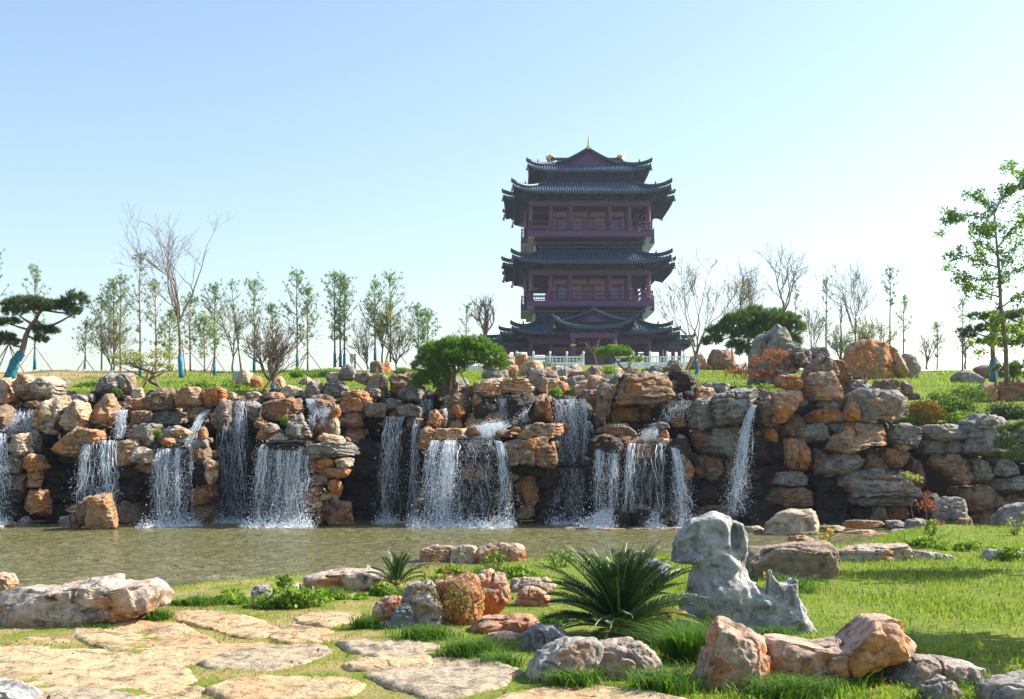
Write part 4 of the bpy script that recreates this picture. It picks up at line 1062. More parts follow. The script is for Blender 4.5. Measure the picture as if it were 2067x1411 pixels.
waterfall('widest left curtain of falling water, off the overhanging slab', [(526,897,40.5),(624,897,40.4)], [(508,1060,39.6),(618,1060,39.7)], 1.4, 76, streams=[(.12,1.5,.07),(.45,.9,.02),(.62,1,.03),(.8,2,.06),(.98,.6,.01)], drops=6500)
waterfall('slim bluish curtain over the square dark lip, left of the cloud pine', [(778,841,42.4),(822,841,42.4)], [(766,1054,41.4),(798,1054,41.4)], .9, 70, streams=[(.35,.8,.2)], drops=1500, wid=.012)
waterfall('small upper fall beneath the round green cloud pine', [(842,805,43.3),(876,805,43.3)], [(846,842,42.9),(874,842,42.9)], .6, 40, drops=200, wid=.011, spray=False)
waterfall('thin strand dropping left of the long orange rocks', [(838,848,42.4),(850,848,42.4)], [(826,1054,41.2),(840,1054,41.2)], .7, 26, streams=[(.5,.7,.3)], drops=1000)
waterfall('big central curtain with a thick white column, over the dark dome', [(872,889,40.6),(1000,889,40.6)], [(852,1062,39.4),(996,1062,39.6)], 1.4, 56, streams=[(.06,1.4,.04),(.27,3.4,.045),(.36,1.0,.05)], drops=6500)
waterfall('narrow arching strand passing the bright orange wedge, right of the big central curtain', [(996,889,40.5),(1012,891,40.4)], [(1012,1062,39.6),(1030,1062,39.6)], 1.2, 30, streams=[(.5,2.2,.25)], drops=1600, curve=1.7)
waterfall('upper central fall beneath the long cream slab', [(1004,805,42.5),(1060,805,42.5)], [(1000,850,42.2),(1055,850,42.2)], 1.0, 100, streams=[(.3,1,.2)], drops=800, spray=False)
waterfall('slanting chute joining the upper central fall from the right', [(1068,812,42.4),(1078,812,42.4)], [(1040,866,41.8),(1060,866,41.8)], .8, 40, drops=500, curve=1.3, spray=False)
waterfall('white spray fanning across the ledge left of the golden slab', [(1000,850,42.0),(1052,852,42.0)], [(935,882,41.0),(990,884,41.0)], 1.8, 140, streams=[(.5,2,.3)], drops=4000, curve=1.1, spray=False)
waterfall('tall curtain right of the golden slab and the big brown overhang', [(1113,806,42.5),(1182,806,42.5)], [(1118,938,42.0),(1186,938,42.0)], 1.2, 90, streams=[(.3,1,.2),(.95,.8,.02),(.6,1,.1)], drops=3000, spray=False)
waterfall('faint lower veil under the tall curtain right of the brown overhang', [(1126,944,41.6),(1184,944,41.6)], [(1114,1062,40.8),(1178,1062,40.8)], .7, 60, drops=900, wid=.011)
waterfall('upper right fall below the glossy dark rock', [(1338,806,42.6),(1398,808,42.6)], [(1336,852,42.2),(1392,850,42.2)], .9, 90, streams=[(.3,1,.15)], drops=700, spray=False)
waterfall('foaming basin water behind the little balanced stack of stones', [(1318,864,41.8),(1330,864,41.8)], [(1284,890,41.0),(1325,890,41.0)], 1.3, 70, drops=1200, curve=1.1, spray=False)
waterfall('domed fall left part, broad streaming curtain above the low sill', [(1204,903,40.6),(1254,899,40.6)], [(1198,1032,39.9),(1244,1034,39.9)], 1.1, 60, streams=[(.15,1,.1),(.8,1.6,.1)], drops=2200)
waterfall('domed fall middle part, slim strands over the dark dome', [(1266,895,40.6),(1345,896,40.5)], [(1256,1034,39.9),(1345,1040,39.9)], .7, 12, streams=[(.1,1.3,.03),(.2,.9,.03),(.85,.7,.05)], drops=900)
waterfall('domed fall right part, thick diagonal column bending off the shoulder', [(1352,903,40.5),(1366,905,40.5)], [(1374,1060,39.4),(1392,1060,39.4)], 1.3, 40, streams=[(.4,2.4,.3)], drops=2600, curve=1.5)
waterfall('spray sliding off the low step at the foot of the domed fall', [(1216,1030,40.0),(1240,1028,39.8)], [(1180,1064,39.3),(1232,1066,39.2)], 1.5, 120, streams=[(.5,2,.3)], drops=2500, curve=1.2)
waterfall('small fan of water at the right end of the low step', [(1318,1034,39.7),(1334,1034,39.7)], [(1308,1064,39.4),(1330,1064,39.4)], .8, 50, drops=500)
waterfall('jet of water slanting out from the layered overhang at the right', [(1519,818,41.2),(1528,818,41.2)], [(1466,1040,39.6),(1500,1040,39.6)], 1.1, 26, streams=[(.5,2.6,.25)], drops=4200, curve=1.35, veil=False)
# ------------------------------------------------------------------ foreground: paving, boulders, sculpted stone
PAV = rock_mat('paving_stone', (.60,.44,.25), (.56,.30,.11), (.60,.46,.29), .36, scale=1.3, crack=.3, strata=.0)
PAVG = rock_mat('paving_stone_grey', (.47,.38,.26), (.46,.29,.14), (.50,.42,.31), .12, scale=1.5, crack=.35)
R['F'] = rock_mat('boulder_orange', (.46,.34,.24), (.58,.19,.045), (.50,.42,.35), .75, scale=1.6)
R['G'] = rock_mat('boulder_grey', (.38,.35,.32), (.42,.27,.17), (.46,.43,.40), .22, scale=1.6)
R['C'] = rock_mat('boulder_cream', (.54,.42,.32), (.58,.27,.10), (.56,.51,.47), .5, scale=1.5)
R['B'] = rock_mat('boulder_blue_grey', (.20,.22,.25), (.25,.16,.10), (.33,.34,.35), .12, scale=1.7)
R['L'] = rock_mat('block_layered', (.27,.20,.14), (.34,.20,.11), (.48,.38,.30), .25, scale=1.2, strata=1.3)
R['T'] = rock_mat('sculpted_limestone', (.45,.455,.46), (.40,.37,.33), (.56,.56,.55), .08, scale=1.3, crack=.05)
def paver(pts, mat, label, h=.065, z=.0):
    pts = parse(pts); cc = pts.mean(0); pts = cc+(pts-cc)*np.array([1.15,1.22]); d = np.array([ground_d(y, z+.05) for y in pts[:,1]]); x = (pts[:,0]-CX)*d/F; c = np.array([x.mean(), d.mean()])
    poly = np.stack([x-c[0], d-c[1]], 1); zc = float(ground_z(np.array([c[0]]), np.array([c[1]]))[0])
    # disc of rings with eroded rim
    n, m_ = 120, 34; th = np.linspace(-PI, PI, n, endpoint=False); rr = outline_radius(poly, th)
    _seed[0] += 1; sd = _seed[0]; rr = rr*(1+.05*fbm(np.stack([np.cos(th)*2.5+sd, np.sin(th)*2.5, 0*th], 1), 4, sd)) ; rr = (rr+np.roll(rr,1)+np.roll(rr,-1))/3
    t_ = np.linspace(0, 1, m_)**.75; Xg = np.outer(t_, rr*np.cos(th)); Yg = np.outer(t_, rr*np.sin(th))
    P = np.stack([Xg*1.5+sd, Yg*1.5, 0*Xg], -1).reshape(-1,3)
    hh = .030*fbm(P, 4, sd)+.014*ridged(P*3, 3, sd+4)+.008*fbm(P*9, 3, sd+8)
    led = np.floor((fbm(P*.9+3, 3, sd+2)+.6)*3.0)/3.0*.03
    Z = (hh+led).reshape(Xg.shape)+h*np.clip((1-t_)*9, 0, 1)[:,None]**.4-.06+.0*Xg
    V = np.stack([Xg, Yg, Z], -1).reshape(-1,3); i = np.arange(m_-1)[:,None]*n; j = np.arange(n)[None,:]; j2 = (j+1) % n
    Fc = np.stack([i+j, i+n+j, i+n+j2, i+j2], -1).reshape(-1,4)
    o = mesh_obj('paving_stone', V, Fc, mat, None, (c[0], c[1], zc), smooth=True); setp(o, label, 'paving stone', 'flat stones of the path'); PAVERS.append((poly+c)); return o
PAVERS = []
for g_, lab, p in (
 (0,'long cream flat stone just in front of the long lying boulder','150,1260 290,1250 362,1256 405,1276 432,1288 400,1296 330,1298 230,1302 195,1290 160,1275'),
 (0,'cream flat stone behind the gap right of the long lying boulder','357,1232 420,1228 480,1236 530,1246 560,1262 520,1275 470,1272 440,1264 365,1246'),
 (0,'pinkish flat stone in the far row, left of the small grey front stump','545,1262 600,1254 660,1262 705,1268 690,1280 640,1288 590,1288 550,1280'),
 (0,'small far flat stone nearest the weeds on the shore','598,1240 640,1232 690,1230 722,1234 712,1246 660,1254 615,1250'),
 (0,'cream flat stone in the middle of the path, right of the dark gap','255,1316 330,1301 440,1291 525,1289 545,1298 480,1312 410,1326 335,1331'),
 (0,'narrow flat stone at the left edge, second row','-40,1302 40,1300 95,1303 70,1315 0,1326 -40,1326'),
 (0,'thin flat stone at the left edge, farthest row','-30,1280 30,1276 90,1278 135,1284 70,1292 -30,1292'),
 (0,'largest cream flat stone at the left','-30,1342 90,1311 200,1309 290,1324 362,1344 372,1362 300,1372 170,1378 60,1386 -30,1382'),
 (1,'grey flat stone with a dark undercut front edge, in mid path','408,1328 480,1303 560,1296 640,1297 664,1310 610,1328 530,1339 440,1337'),
 (1,'mottled flat stone in front of the brown rock cluster','690,1291 760,1286 850,1289 888,1301 870,1318 790,1322 718,1310'),
 (0,'broad flat stone with a grey ridge, bottom middle','432,1382 530,1358 640,1359 722,1374 704,1392 610,1400 480,1401'),
 (1,'smooth pale flat stone left of the grey boulders','752,1362 840,1345 970,1339 1040,1356 1010,1380 935,1396 860,1400 800,1380'),
 (0,'narrow flat stone with a dark crack, between the mottled and the smooth ones','698,1336 780,1327 862,1326 866,1342 790,1349 715,1348'),
 (1,'grey flat stone by the white boulder in the bottom left corner','60,1402 120,1386 185,1384 250,1392 310,1410 290,1440 60,1440'),
 (0,'cropped cream flat stone at the bottom edge, left of centre','310,1412 390,1398 460,1407 570,1405 700,1410 740,1440 300,1440'),
 (0,'cream flat stone at the bottom edge under the grey boulders','1005,1412 1090,1390 1180,1384 1280,1392 1370,1408 1430,1445 990,1445'),
 (0,'thin cream flat stone between the largest one and the bottom row','185,1382 270,1376 360,1370 408,1376 400,1390 320,1396 230,1394'),
 (0,'small flat stone at the edge of the tall grass','860,1330 900,1318 945,1322 930,1338 880,1342'),
): paver(p, PAVG if g_ else PAV, lab)
def frock(base_y, mt, p, label, cat='boulder', dz=0., res=34, zb=None, name='boulder', **kw):
    kw.setdefault('cuts', 10); kw.setdefault('cutdepth', .76); kw.setdefault('rough', 1.2)
    """a boulder resting on the ground: its distance follows from the row where it touches the ground"""
    pts = parse(p); z = -.02 if zb is None else zb; d = ground_d(base_y, z)+.0; w_ = np.ptp(pts[:,0])*d/F; h_ = np.ptp(pts[:,1])*d/F
    T = kw.pop('T', .27*(w_+h_)); d += T*.55
    pts = pts.copy(); low = pts[:,1] > pts[:,1].max()-.25*np.ptp(pts[:,1]); pts[low,1] += 6
    return rock(pts, d, mt, name, res=res, T=T, label=label, cat=cat, **kw)
frock(1264,'C','10,1232 14,1208 28,1190 70,1184 105,1188 150,1180 178,1175 215,1167 250,1180 266,1178 290,1171 312,1186 328,1200 330,1220 290,1232 250,1246 215,1250 170,1262 60,1268 14,1262','long lumpy cream and orange boulder lying by the pond at the left', res=54, T=.5, cuts=7, cutdepth=.85, rough=1.4)
frock(1252,'G','262,1252 268,1236 280,1232 288,1240 284,1254','small grey stone propping the right end of the long lying boulder', 'stone', res=14)
frock(1190,'C','-50,1190 -20,1160 0,1156 20,1160 30,1178 20,1186 -10,1194','orange cream rock in the pond at the left edge','rock', zb=-.5)
frock(1425,'T','-80,1440 -60,1390 -20,1377 20,1377 52,1390 78,1420 80,1445','smooth white boulder in the bottom left corner', res=30, cuts=4)
frock(1196,'C','610,1180 622,1166 660,1155 710,1149 745,1156 772,1164 772,1178 735,1186 700,1196 650,1202 616,1194','low flat cream boulder on the shore left of the small cycad', res=34)
frock(1162,'G','724,1164 728,1150 742,1143 752,1150 768,1156 765,1166','small rounded grey stone at the foot of the small cycad','stone', res=14)
frock(1216,'G','508,1214 512,1186 530,1180 546,1186 548,1216','small stump stone standing among the shore weeds','stone', res=16)
frock(1220,'G','330,1220 360,1212 400,1206 425,1210 400,1220 350,1226','thin low grey stone on the shore right of the long boulder','stone', res=16, zb=-.2)
frock(1200,'G','548,1200 560,1182 600,1178 612,1190 600,1204','low pale stone half hidden by the blue flowered weeds','stone', res=16)
frock(1268,'G','812,1240 818,1205 830,1182 865,1176 885,1190 895,1230 890,1268 830,1270','tall grey brown block at the left of the vine covered cluster', res=34, T=.3)
frock(1262,'F','870,1262 872,1185 900,1170 940,1160 965,1168 975,1215 965,1262 900,1276','middle boulder of the cluster, half buried under dry reddish vines', res=34, T=.35)
frock(1246,'F','952,1245 954,1180 968,1158 990,1150 1022,1164 1031,1180 1031,1218 1000,1238 970,1248','bright orange boulder at the right of the vine covered cluster', res=36, T=.3)
frock(1254,'F','752,1250 757,1220 775,1208 805,1204 814,1212 812,1240 785,1256','small orange and grey rock left of the vine covered cluster', res=24)
frock(1274,'B','786,1268 792,1236 806,1222 826,1222 836,1238 836,1264 812,1276','small upright grey rock before the tall grey brown block', res=24)
frock(1268,'C','727,1268 745,1258 785,1256 800,1266 760,1274','flat slip of stone left of the small upright grey rock','stone', res=18)
frock(1281,'F','944,1282 950,1262 980,1247 1030,1244 1066,1242 1088,1256 1078,1274 1000,1284','low rust red rock right of the vine covered cluster', res=28)
frock(1298,'C','975,1296 985,1280 1020,1276 1056,1282 1056,1296 1010,1304','flat beige slab under the low rust red rock', res=20)
frock(1198,'F','1030,1196 1032,1172 1062,1166 1112,1166 1122,1182 1116,1200 1070,1204','dark orange flat rock behind the large cycad on its left', res=24)
frock(1228,'F','1036,1228 1046,1200 1062,1184 1086,1188 1110,1206 1108,1224','pointed tan rock between the cluster and the large cycad', res=24)
frock(1322,'B','1054,1320 1058,1280 1082,1262 1130,1262 1162,1286 1160,1312 1110,1328','rounded blue grey boulder under the left fronds of the large cycad', res=30)
frock(1385,'G','1060,1362 1072,1332 1102,1300 1150,1292 1196,1292 1218,1312 1200,1350 1140,1372 1085,1388','left boulder of the grey pair in front of the large cycad', res=40)
frock(1378,'G','1190,1368 1193,1306 1222,1296 1280,1292 1318,1318 1332,1345 1300,1376 1255,1382 1220,1374','right boulder of the grey pair in front of the large cycad, with a white crest', res=40)
frock(1396,'F','1400,1384 1424,1340 1440,1292 1450,1260 1470,1255 1502,1272 1544,1292 1554,1335 1545,1382 1500,1402 1430,1400','tall orange boulder with a grey shoulder, front right', res=44, T=.42)
frock(1388,'C','1546,1386 1545,1292 1560,1283 1610,1294 1640,1299 1700,1294 1736,1284 1730,1262 1745,1248 1790,1247 1816,1270 1842,1306 1800,1332 1720,1352 1640,1372 1590,1392','long saddle shaped boulder right of the tall orange one', res=54, T=.38, cuts=7, cutdepth=.85)
frock(1392,'G','1797,1382 1806,1345 1830,1330 1870,1327 1940,1336 1985,1350 1992,1368 1930,1368 1880,1382 1840,1400','pale grey boulder in the front right corner lawn', res=36)
frock(1425,'G','1858,1425 1868,1386 1900,1367 1930,1380 1938,1405 1905,1425','small grey rock below the pale grey boulder', res=24)
frock(1430,'G','1980,1425 1986,1392 2030,1370 2080,1360 2120,1380 2120,1440 2000,1440','grey rock cut off by the bottom right corner', res=26)
frock(1172,'L','1508,1172 1510,1106 1560,1104 1605,1098 1668,1094 1682,1110 1692,1166 1620,1178 1550,1182','long layered brown block behind the sculpted stone', res=44, T=.42, cuts=5, sq=.34, strata=.12, rough=.9)
frock(1146,'C','1684,1140 1692,1112 1735,1102 1800,1099 1832,1100 1836,1122 1800,1140 1750,1148','stepped cream slab right of the layered block', res=34, strata=.9, zb=-.15)
frock(1143,'C','1690,1140 1692,1128 1740,1122 1800,1126 1808,1140 1750,1150','lower step of the cream slab','slab', res=24, zb=-.12)
frock(1140,'G','1834,1124 1850,1112 1900,1118 1935,1130 1932,1142 1870,1138','low flat grey rock in the grass right of the stepped slab','rock', res=24, zb=-.12)
frock(1140,'G','1985,1126 2000,1110 2060,1108 2110,1112 2110,1140 2010,1140','low grey rock at the right edge behind the lawn','rock', res=20, zb=-.12)
frock(1178,'B','1652,1184 1668,1172 1690,1174 1688,1188','tiny dark stone in the lawn before the layered block','stone', res=12)
frock(1134,'F','846,1130 850,1108 880,1102 915,1104 918,1134 870,1138','rusty layered rock at the left of the pond edge row behind the small cycad', res=24, zb=-.5, strata=1.)
frock(1136,'C','908,1136 912,1106 935,1100 962,1104 966,1136','pale middle rock of the pond edge row behind the small cycad', res=22, zb=-.5)
frock(1138,'F','962,1136 966,1106 1000,1097 1040,1098 1058,1104 1058,1134 1010,1142','orange pitted rock at the right of the pond edge row behind the small cycad', res=26, zb=-.5)
frock(1166,'G','1010,1160 1030,1146 1100,1142 1180,1144 1180,1158 1100,1166','low pale ledge on the shore left of the large cycad','rock', res=22, zb=-.3)
frock(1190,'B','1255,1180 1262,1130 1300,1125 1350,1140 1345,1180 1300,1190','grey rock seen through the fronds of the large cycad', res=22, zb=-.1)
# sculpted limestone: several lobes fused by a voxel remesh, then eroded
def sculpted():
    d = ground_d(1276)+.25; k = d/F; org = W(1480, 1270, d); m = MB()
    def lobe(p, dy, T, seed, sq=.8, res=24, **kw):
        pts = parse(p); c = pts.mean(0); poly = np.stack([(pts[:,0]-c[0])*k, -(pts[:,1]-c[1])*k], 1)
        V, Fc = rock_shape(poly, T, res, seed, sq=sq, cuts=3, rough=.35, **kw); m.add(V+W(c[0], c[1], d+dy)-org, Fc)
    lobe('1366,1286 1372,1240 1392,1200 1410,1165 1440,1148 1480,1150 1520,1166 1545,1190 1575,1200 1612,1215 1640,1255 1646,1286 1500,1292', 0, .36, 3)
    lobe('1350,1138 1350,1100 1358,1075 1390,1050 1432,1038 1466,1036 1480,1060 1485,1100 1478,1130 1440,1146 1400,1142', -.02, .30, 5)
    lobe('1455,1050 1470,1036 1496,1052 1505,1078 1512,1108 1504,1140 1490,1160 1478,1150 1494,1120 1496,1085 1484,1064 1466,1060', .0, .17, 6, res=22)
    lobe('1385,1185 1396,1135 1440,1095 1500,1110 1512,1165 1500,1200', .02, .30, 7)
    lobe('1400,1280 1400,1200 1425,1160 1500,1165 1530,1210 1535,1285', -.10, .30, 27)
    lobe('1380,1060 1430,1045 1490,1070 1500,1090 1440,1110 1390,1100', .16, .16, 17)
    lobe('1528,1284 1530,1200 1546,1180 1552,1146 1562,1158 1575,1175 1600,1160 1613,1170 1613,1205 1630,1250 1642,1284', -.04, .24, 8, sq=.6)
    lobe('1610,1285 1618,1255 1640,1262 1652,1276 1640,1288', -.1, .14, 9, res=14)
    lobe('1498,1165 1502,1150 1515,1158 1520,1176 1508,1182', .05, .1, 10, res=12)
    tmp = m.build('tmp_sculpted', None); md = tmp.modifiers.new('r', 'REMESH'); md.mode = 'VOXEL'; md.voxel_size = .022
    dg = bpy.context.evaluated_depsgraph_get(); dg.update(); ev = tmp.evaluated_get(dg); me = bpy.data.meshes.new_from_object(ev)
    n = len(me.vertices); co = np.empty(n*3); me.vertices.foreach_get('co', co); co = co.reshape(-1,3); no = np.empty(n*3); me.vertices.foreach_get('normal', no); no = no.reshape(-1,3)
    for it in range(4):        # relax the joins
        e = np.empty(len(me.edges)*2, int); me.edges.foreach_get('vertices', e); e = e.reshape(-1,2); s = np.zeros_like(co); c = np.zeros(n)
        np.add.at(s, e[:,0], co[e[:,1]]); np.add.at(s, e[:,1], co[e[:,0]]); np.add.at(c, e[:,0], 1); np.add.at(c, e[:,1], 1); co = co*.6+.4*s/np.maximum(c,1)[:,None]
    P = co*np.array([1,1,.75]); co += no*(.06*fbm(P*2.6+4, 3, 61)-.075*np.clip(ridged(P*2.4+9, 2, 66)-.3, 0, 1)+.035*np.abs(fbm(P*5+2, 3, 68))+.03*fbm(P*12, 4, 67)-.03)[:,None]
    for (px, py, r_, dep, ex) in ((1482,1082,13,.22,2.2),(1398,1096,8,.1,1.8),(1452,1128,6,.05,.5),(1488,1128,8,.08,1),(1425,1262,18,.16,1.2),(1462,1108,10,.07,.6),(1605,1262,12,.10,.7),(1372,1100,8,.06,1),(1440,1080,22,.05,.6),(1500,1236,26,.05,1.6)):
        c = W(px, py, d)-org; g = np.exp(-(((co[:,0]-c[0])/(r_*k))**2+((co[:,2]-c[2])/(r_*ex*k))**2)**1.6)*(no[:,1] < .2); co[:,1] += g*dep
    me.vertices.foreach_set('co', co.ravel()); me.materials.clear(); me.materials.append(R['T']); me.polygons.foreach_set('use_smooth', np.ones(len(me.polygons), bool)); me.update()
    bpy.data.objects.remove(tmp); me.name = 'sculpted_stone'
    o = bpy.data.objects.new('sculpted_stone', me); COL.objects.link(o); o.location = org
    return setp(o, 'tall sculpted pale grey scholar stone with hollows, standing right of the large cycad', 'scholar stone')
sculpted()

rs = np.random.RandomState(404); RIM = []
for i in range(34):       # the stony rim of the pond
    px = rs.uniform(340, 1180) if i < 24 else rs.uniform(1700, 2060); dd = 25.
    for _ in range(8): dd = float(shore((px-CX)*dd/F))
    dd += rs.uniform(-.5, .15); wd = rs.uniform(10, 34); hh = wd*rs.uniform(.3, .55); y = HY+(CZ+.38)*F/dd; mt = rs.choice(list('GCFB'))
    RIM.append((px, mt, rock([(px-wd/2, y-hh), (px+wd/2, y+hh*.25)], dd, mt, 'shore_stone', cat='stone', group='small stones along the pond rim', res=10)))
cn = {'G': 'grey', 'C': 'cream', 'F': 'orange', 'B': 'bluish'}; od = ['first','second','third','fourth','fifth','sixth','seventh','eighth','ninth','tenth','eleventh','twelfth']
for a, b, wh in ((0,530,'left of the stump stone'),(530,725,'behind the flat cream boulder'),(725,900,'beside the small cycad'),(900,1300,'left of the large cycad'),(1600,2100,'on the right shore')):
    for k, (px, mt, o) in enumerate(sorted([q for q in RIM if a <= q[0] < b], key=lambda q: q[0])): o['label'] = 'small %s shore stone, %s from left of those %s' % (cn[mt], od[k], wh)
# ------------------------------------------------------------------ trees
def tuft_mesh(C, Dr, n, ln, wd, rs, spread=1.0):
    """n needles (thin triangles) at each centre C along direction Dr"""
    C = np.repeat(np.asarray(C), n, 0); Dr = np.repeat(np.asarray(Dr), n, 0); k = len(C)
    v = Dr+rs.normal(0, .62*spread, (k,3)); v /= np.linalg.norm(v, axis=1)[:,None]+1e-9
    s = np.cross(v, rs.normal(size=(k,3))); s /= np.linalg.norm(s, axis=1)[:,None]+1e-9
    l = (ln*rs.uniform(.65, 1.15, k))[:,None]; C = C+rs.normal(0, ln*.12, (k,3))
    V = np.stack([C-s*wd/2, C+s*wd/2, C+v*l], 1).reshape(-1,3); return V, np.arange(3*k).reshape(-1,3)
def leaf_mesh(C, sz, rs, up=.3, el=1.6):
    k = len(C); a = rs.normal(size=(k,3)); a /= np.linalg.norm(a, axis=1)[:,None]
    nrm = rs.normal(size=(k,3))+np.array([0,0,up*3]); b_ = np.cross(nrm, a); b_ /= np.linalg.norm(b_, axis=1)[:,None]+1e-9
    s = (sz*rs.uniform(.6, 1.25, k))[:,None]
    V = np.stack([C-a*s*el/2, C+b_*s/2, C+a*s*el/2, C-b_*s/2], 1).reshape(-1,3); return V, np.arange(4*k).reshape(-1,4)
def norm(v): return v/(np.linalg.norm(v)+1e-9)
def wrapped(root, P, r, frac=.3, mat=None):
    """cloth wrap round the lowest part of the trunk path P"""
    m = MB(); P = np.asarray(P); n = max(3, int(len(P)*frac)+1); q = P[:n]; m.tube(q, np.asarray(r)[:n]*1.35+.012, 8); return m.build('trunk_wrap', mat or WRAP, root, smooth=True)
def props(root, h, spread, n=3, seed=0, r=.03):
    rs = np.random.RandomState(seed)
    for k in range(n):
        a = k/n*2*PI+rs.uniform(-.4,.4); m = MB(); m.tube([(math.cos(a)*spread, math.sin(a)*spread, -.25), (-math.cos(a)*.08, -math.sin(a)*.08, h)], [r, r*.8], 5); m.build('support_pole', POLE, root)
def base_pt(px, py, d=None):
    d = snap_d(px, py, 45.5, 95, .0) if d is None else d; return W(px, py, d), d
def young_pine(px, py, top, wpx, label, seed, lean=0, leaf='pine_far', low=.28, dens=1.0, wrap=False, pole=0, bark=None, d=None, tuft=.17, extra=None, sparse=False):
    rs = np.random.RandomState(seed); o, d = base_pt(px, py, d); k = d/F; H = (py-top)*k; Wd = wpx*k/2*1.4
    root = empty('pine_tree', o, label, 'pine tree', 'young trees on the lawn behind the rockery')
    n = 14; t_ = np.linspace(0, 1, n); P = np.stack([lean*k*t_+.05*H*.3*fbm(np.stack([t_*3+seed, 0*t_, 0*t_],1), 2, seed)*t_, .04*fbm(np.stack([t_*3+seed, 0*t_+5, 0*t_],1), 2, seed), t_*H-.1], 1)
    rad = .052*(H/5)**.5*(1-t_*.85)+.008; m = MB(); m.tube(P, rad, 6); m.build('trunk', bark or BARK, root, smooth=True)
    br = MB(); C = []; Dr = []; nw = int((7 if sparse else 12)*dens)+2
    for i in range(nw):
        f = low+(1-low)*(i+rs.uniform(0,.8))/nw; b0 = np.array([np.interp(f, t_, P[:,q]) for q in range(3)]); g = (f-low)/(1-low)
        L0 = Wd*(1.05*math.sin(PI*min(1, .25+.8*(1-g)*.9))**.8)*(1-g**3*.75)+.08
        for j in range(rs.randint(2, 5)):
            a = rs.uniform(0, 2*PI); el = rs.uniform(.25, .75)+.35*g; L_ = L0*rs.uniform(.55, 1.1); dr = np.array([math.cos(a)*math.cos(el), math.sin(a)*math.cos(el), math.sin(el)])
            s = np.linspace(0, 1, 5)[:,None]; Q = b0+dr*L_*s+np.array([0,0,.25*L_])*s**2+rs.normal(0, .02, (5,3))*s
            br.tube(Q, np.linspace(.018, .007, 5)*(H/5)**.5+.002, 3, False)
            for q in np.linspace(.45, 1, 3 if sparse else 4):
                if rs.rand() < (.5 if sparse else .72)*dens+.05:
                    c = b0+dr*L_*q+np.array([0,0,.25*L_])*q*q; off = rs.normal(0, .09, 3); C.append(c+off); Dr.append(norm(dr*.4+np.array([0,0,.8])+rs.normal(0,.3,3)))
    for q in range(5): C.append(P[-1]+rs.normal(0,.05,3)-np.array([0,0,.1*q])); Dr.append(np.array([0,0,1.]))
    br.build('branches', bark or BARK, root)['kind'] = 'stuff'
    V, Fc = tuft_mesh(C, Dr, 13, tuft*1.2, .027, rs); f_ = mesh_obj('needles', V, Fc, LF[leaf], root); f_['kind'] = 'stuff'
    if extra:      # thin side shoots with small leaves low on the crown
        k2 = int(extra[1]); cc = np.stack([rs.normal(0, Wd*.62, k2), rs.normal(0, Wd*.45, k2), rs.uniform(.18, .72, k2)*H], 1)
        V, Fc = leaf_mesh(cc, .09, rs); q = mesh_obj('leaves', V, Fc, LF[extra[0]], root); q['kind'] = 'stuff'
    if wrap: wrapped(root, P, rad, .18)
    if pole: props(root, H*.24, H*.2, pole, seed)
    return root
def bare_tree(px, py, top, wpx, label, seed, stems=3, fork=.3, name='bare_tree', cat='bare tree', mat=None, r0=.07, wrap=0, pole=0, leaves=None, d=None, up=.75, depth=4, lean=(0,0), kids=3, group=None, z0_=-.1, minr=.011):
    rs = np.random.RandomState(seed); o, d = base_pt(px, py, d); k = d/F; H = (py-top)*k; Wd = wpx*k/2
    root = empty(name, o, label, cat, group); m = MB(); mt = MB(); tips = []
    th = H*fork; n = 8; t_ = np.linspace(0, 1, n); P = np.stack([lean[0]*k*t_+.03*np.sin(t_*5+seed), .03*np.cos(t_*4+seed)-.03, z0_+t_*th], 1); rad = r0*(1-.35*t_)
    mt.tube(P, rad, 7); tr = mt.build('trunk', mat or BARK, root, smooth=True)
    def grow(p, dr, L_, r, lv):
        s = 7; Q = [p]; q = p.copy(); v = dr.copy()
        for i in range(s):
            v = norm(v+rs.normal(0, .13, 3)+np.array([0,0,.06*up])); q = q+v*L_/s; Q.append(q)
        m.tube(np.array(Q), np.maximum(np.linspace(r, r*.5, s+1), minr*.8), 4 if lv > 1 else 3, False)
        if lv == 0: tips.extend(Q[2:]); return
        for j in range(rs.randint(kids-1, kids+1)+(1 if lv < 3 else 0)):
            f = rs.randint(2, s+1); b_ = Q[f]; w_ = norm(v*up+rs.normal(0, .55, 3)*np.array([1,1,.45])+np.array([0,0,.25])); grow(b_, w_, L_*rs.uniform(.5, .8), max(r*.55, minr), lv-1)
        grow(Q[-1], norm(v+rs.normal(0,.2,3)), L_*.7, max(r*.5, minr), lv-1)
    top_p = P[-1]; tot = 1+.7+.49*.9
    for j in range(stems):
        a = j/stems*2*PI+rs.uniform(-.5,.5)+(0 if stems > 2 else .2); sp = Wd*rs.uniform(.45, .9)
        tgt = np.array([math.cos(a)*sp+lean[1]*k, math.sin(a)*sp*.7, (H-th)*rs.uniform(.8, 1.0)]); grow(top_p if fork > .06 else P[0], norm(tgt), np.linalg.norm(tgt)*.46, r0*.6, depth-1)
    m.build('branches', mat or BARK, root)['kind'] = 'stuff'
    if leaves and tips:
        kind, dens, sz = leaves; tips = np.array(tips); i = rs.rand(len(tips)) < dens; c = tips[i]+rs.normal(0, .05, (i.sum(),3))
        V, Fc = leaf_mesh(c, sz, rs); q = mesh_obj('leaves', V, Fc, LF[kind], root); q['kind'] = 'stuff'
    if wrap: wrapped(root, P, rad, wrap)
    if pole: props(root, H*.22, H*.22, pole, seed)
    return root
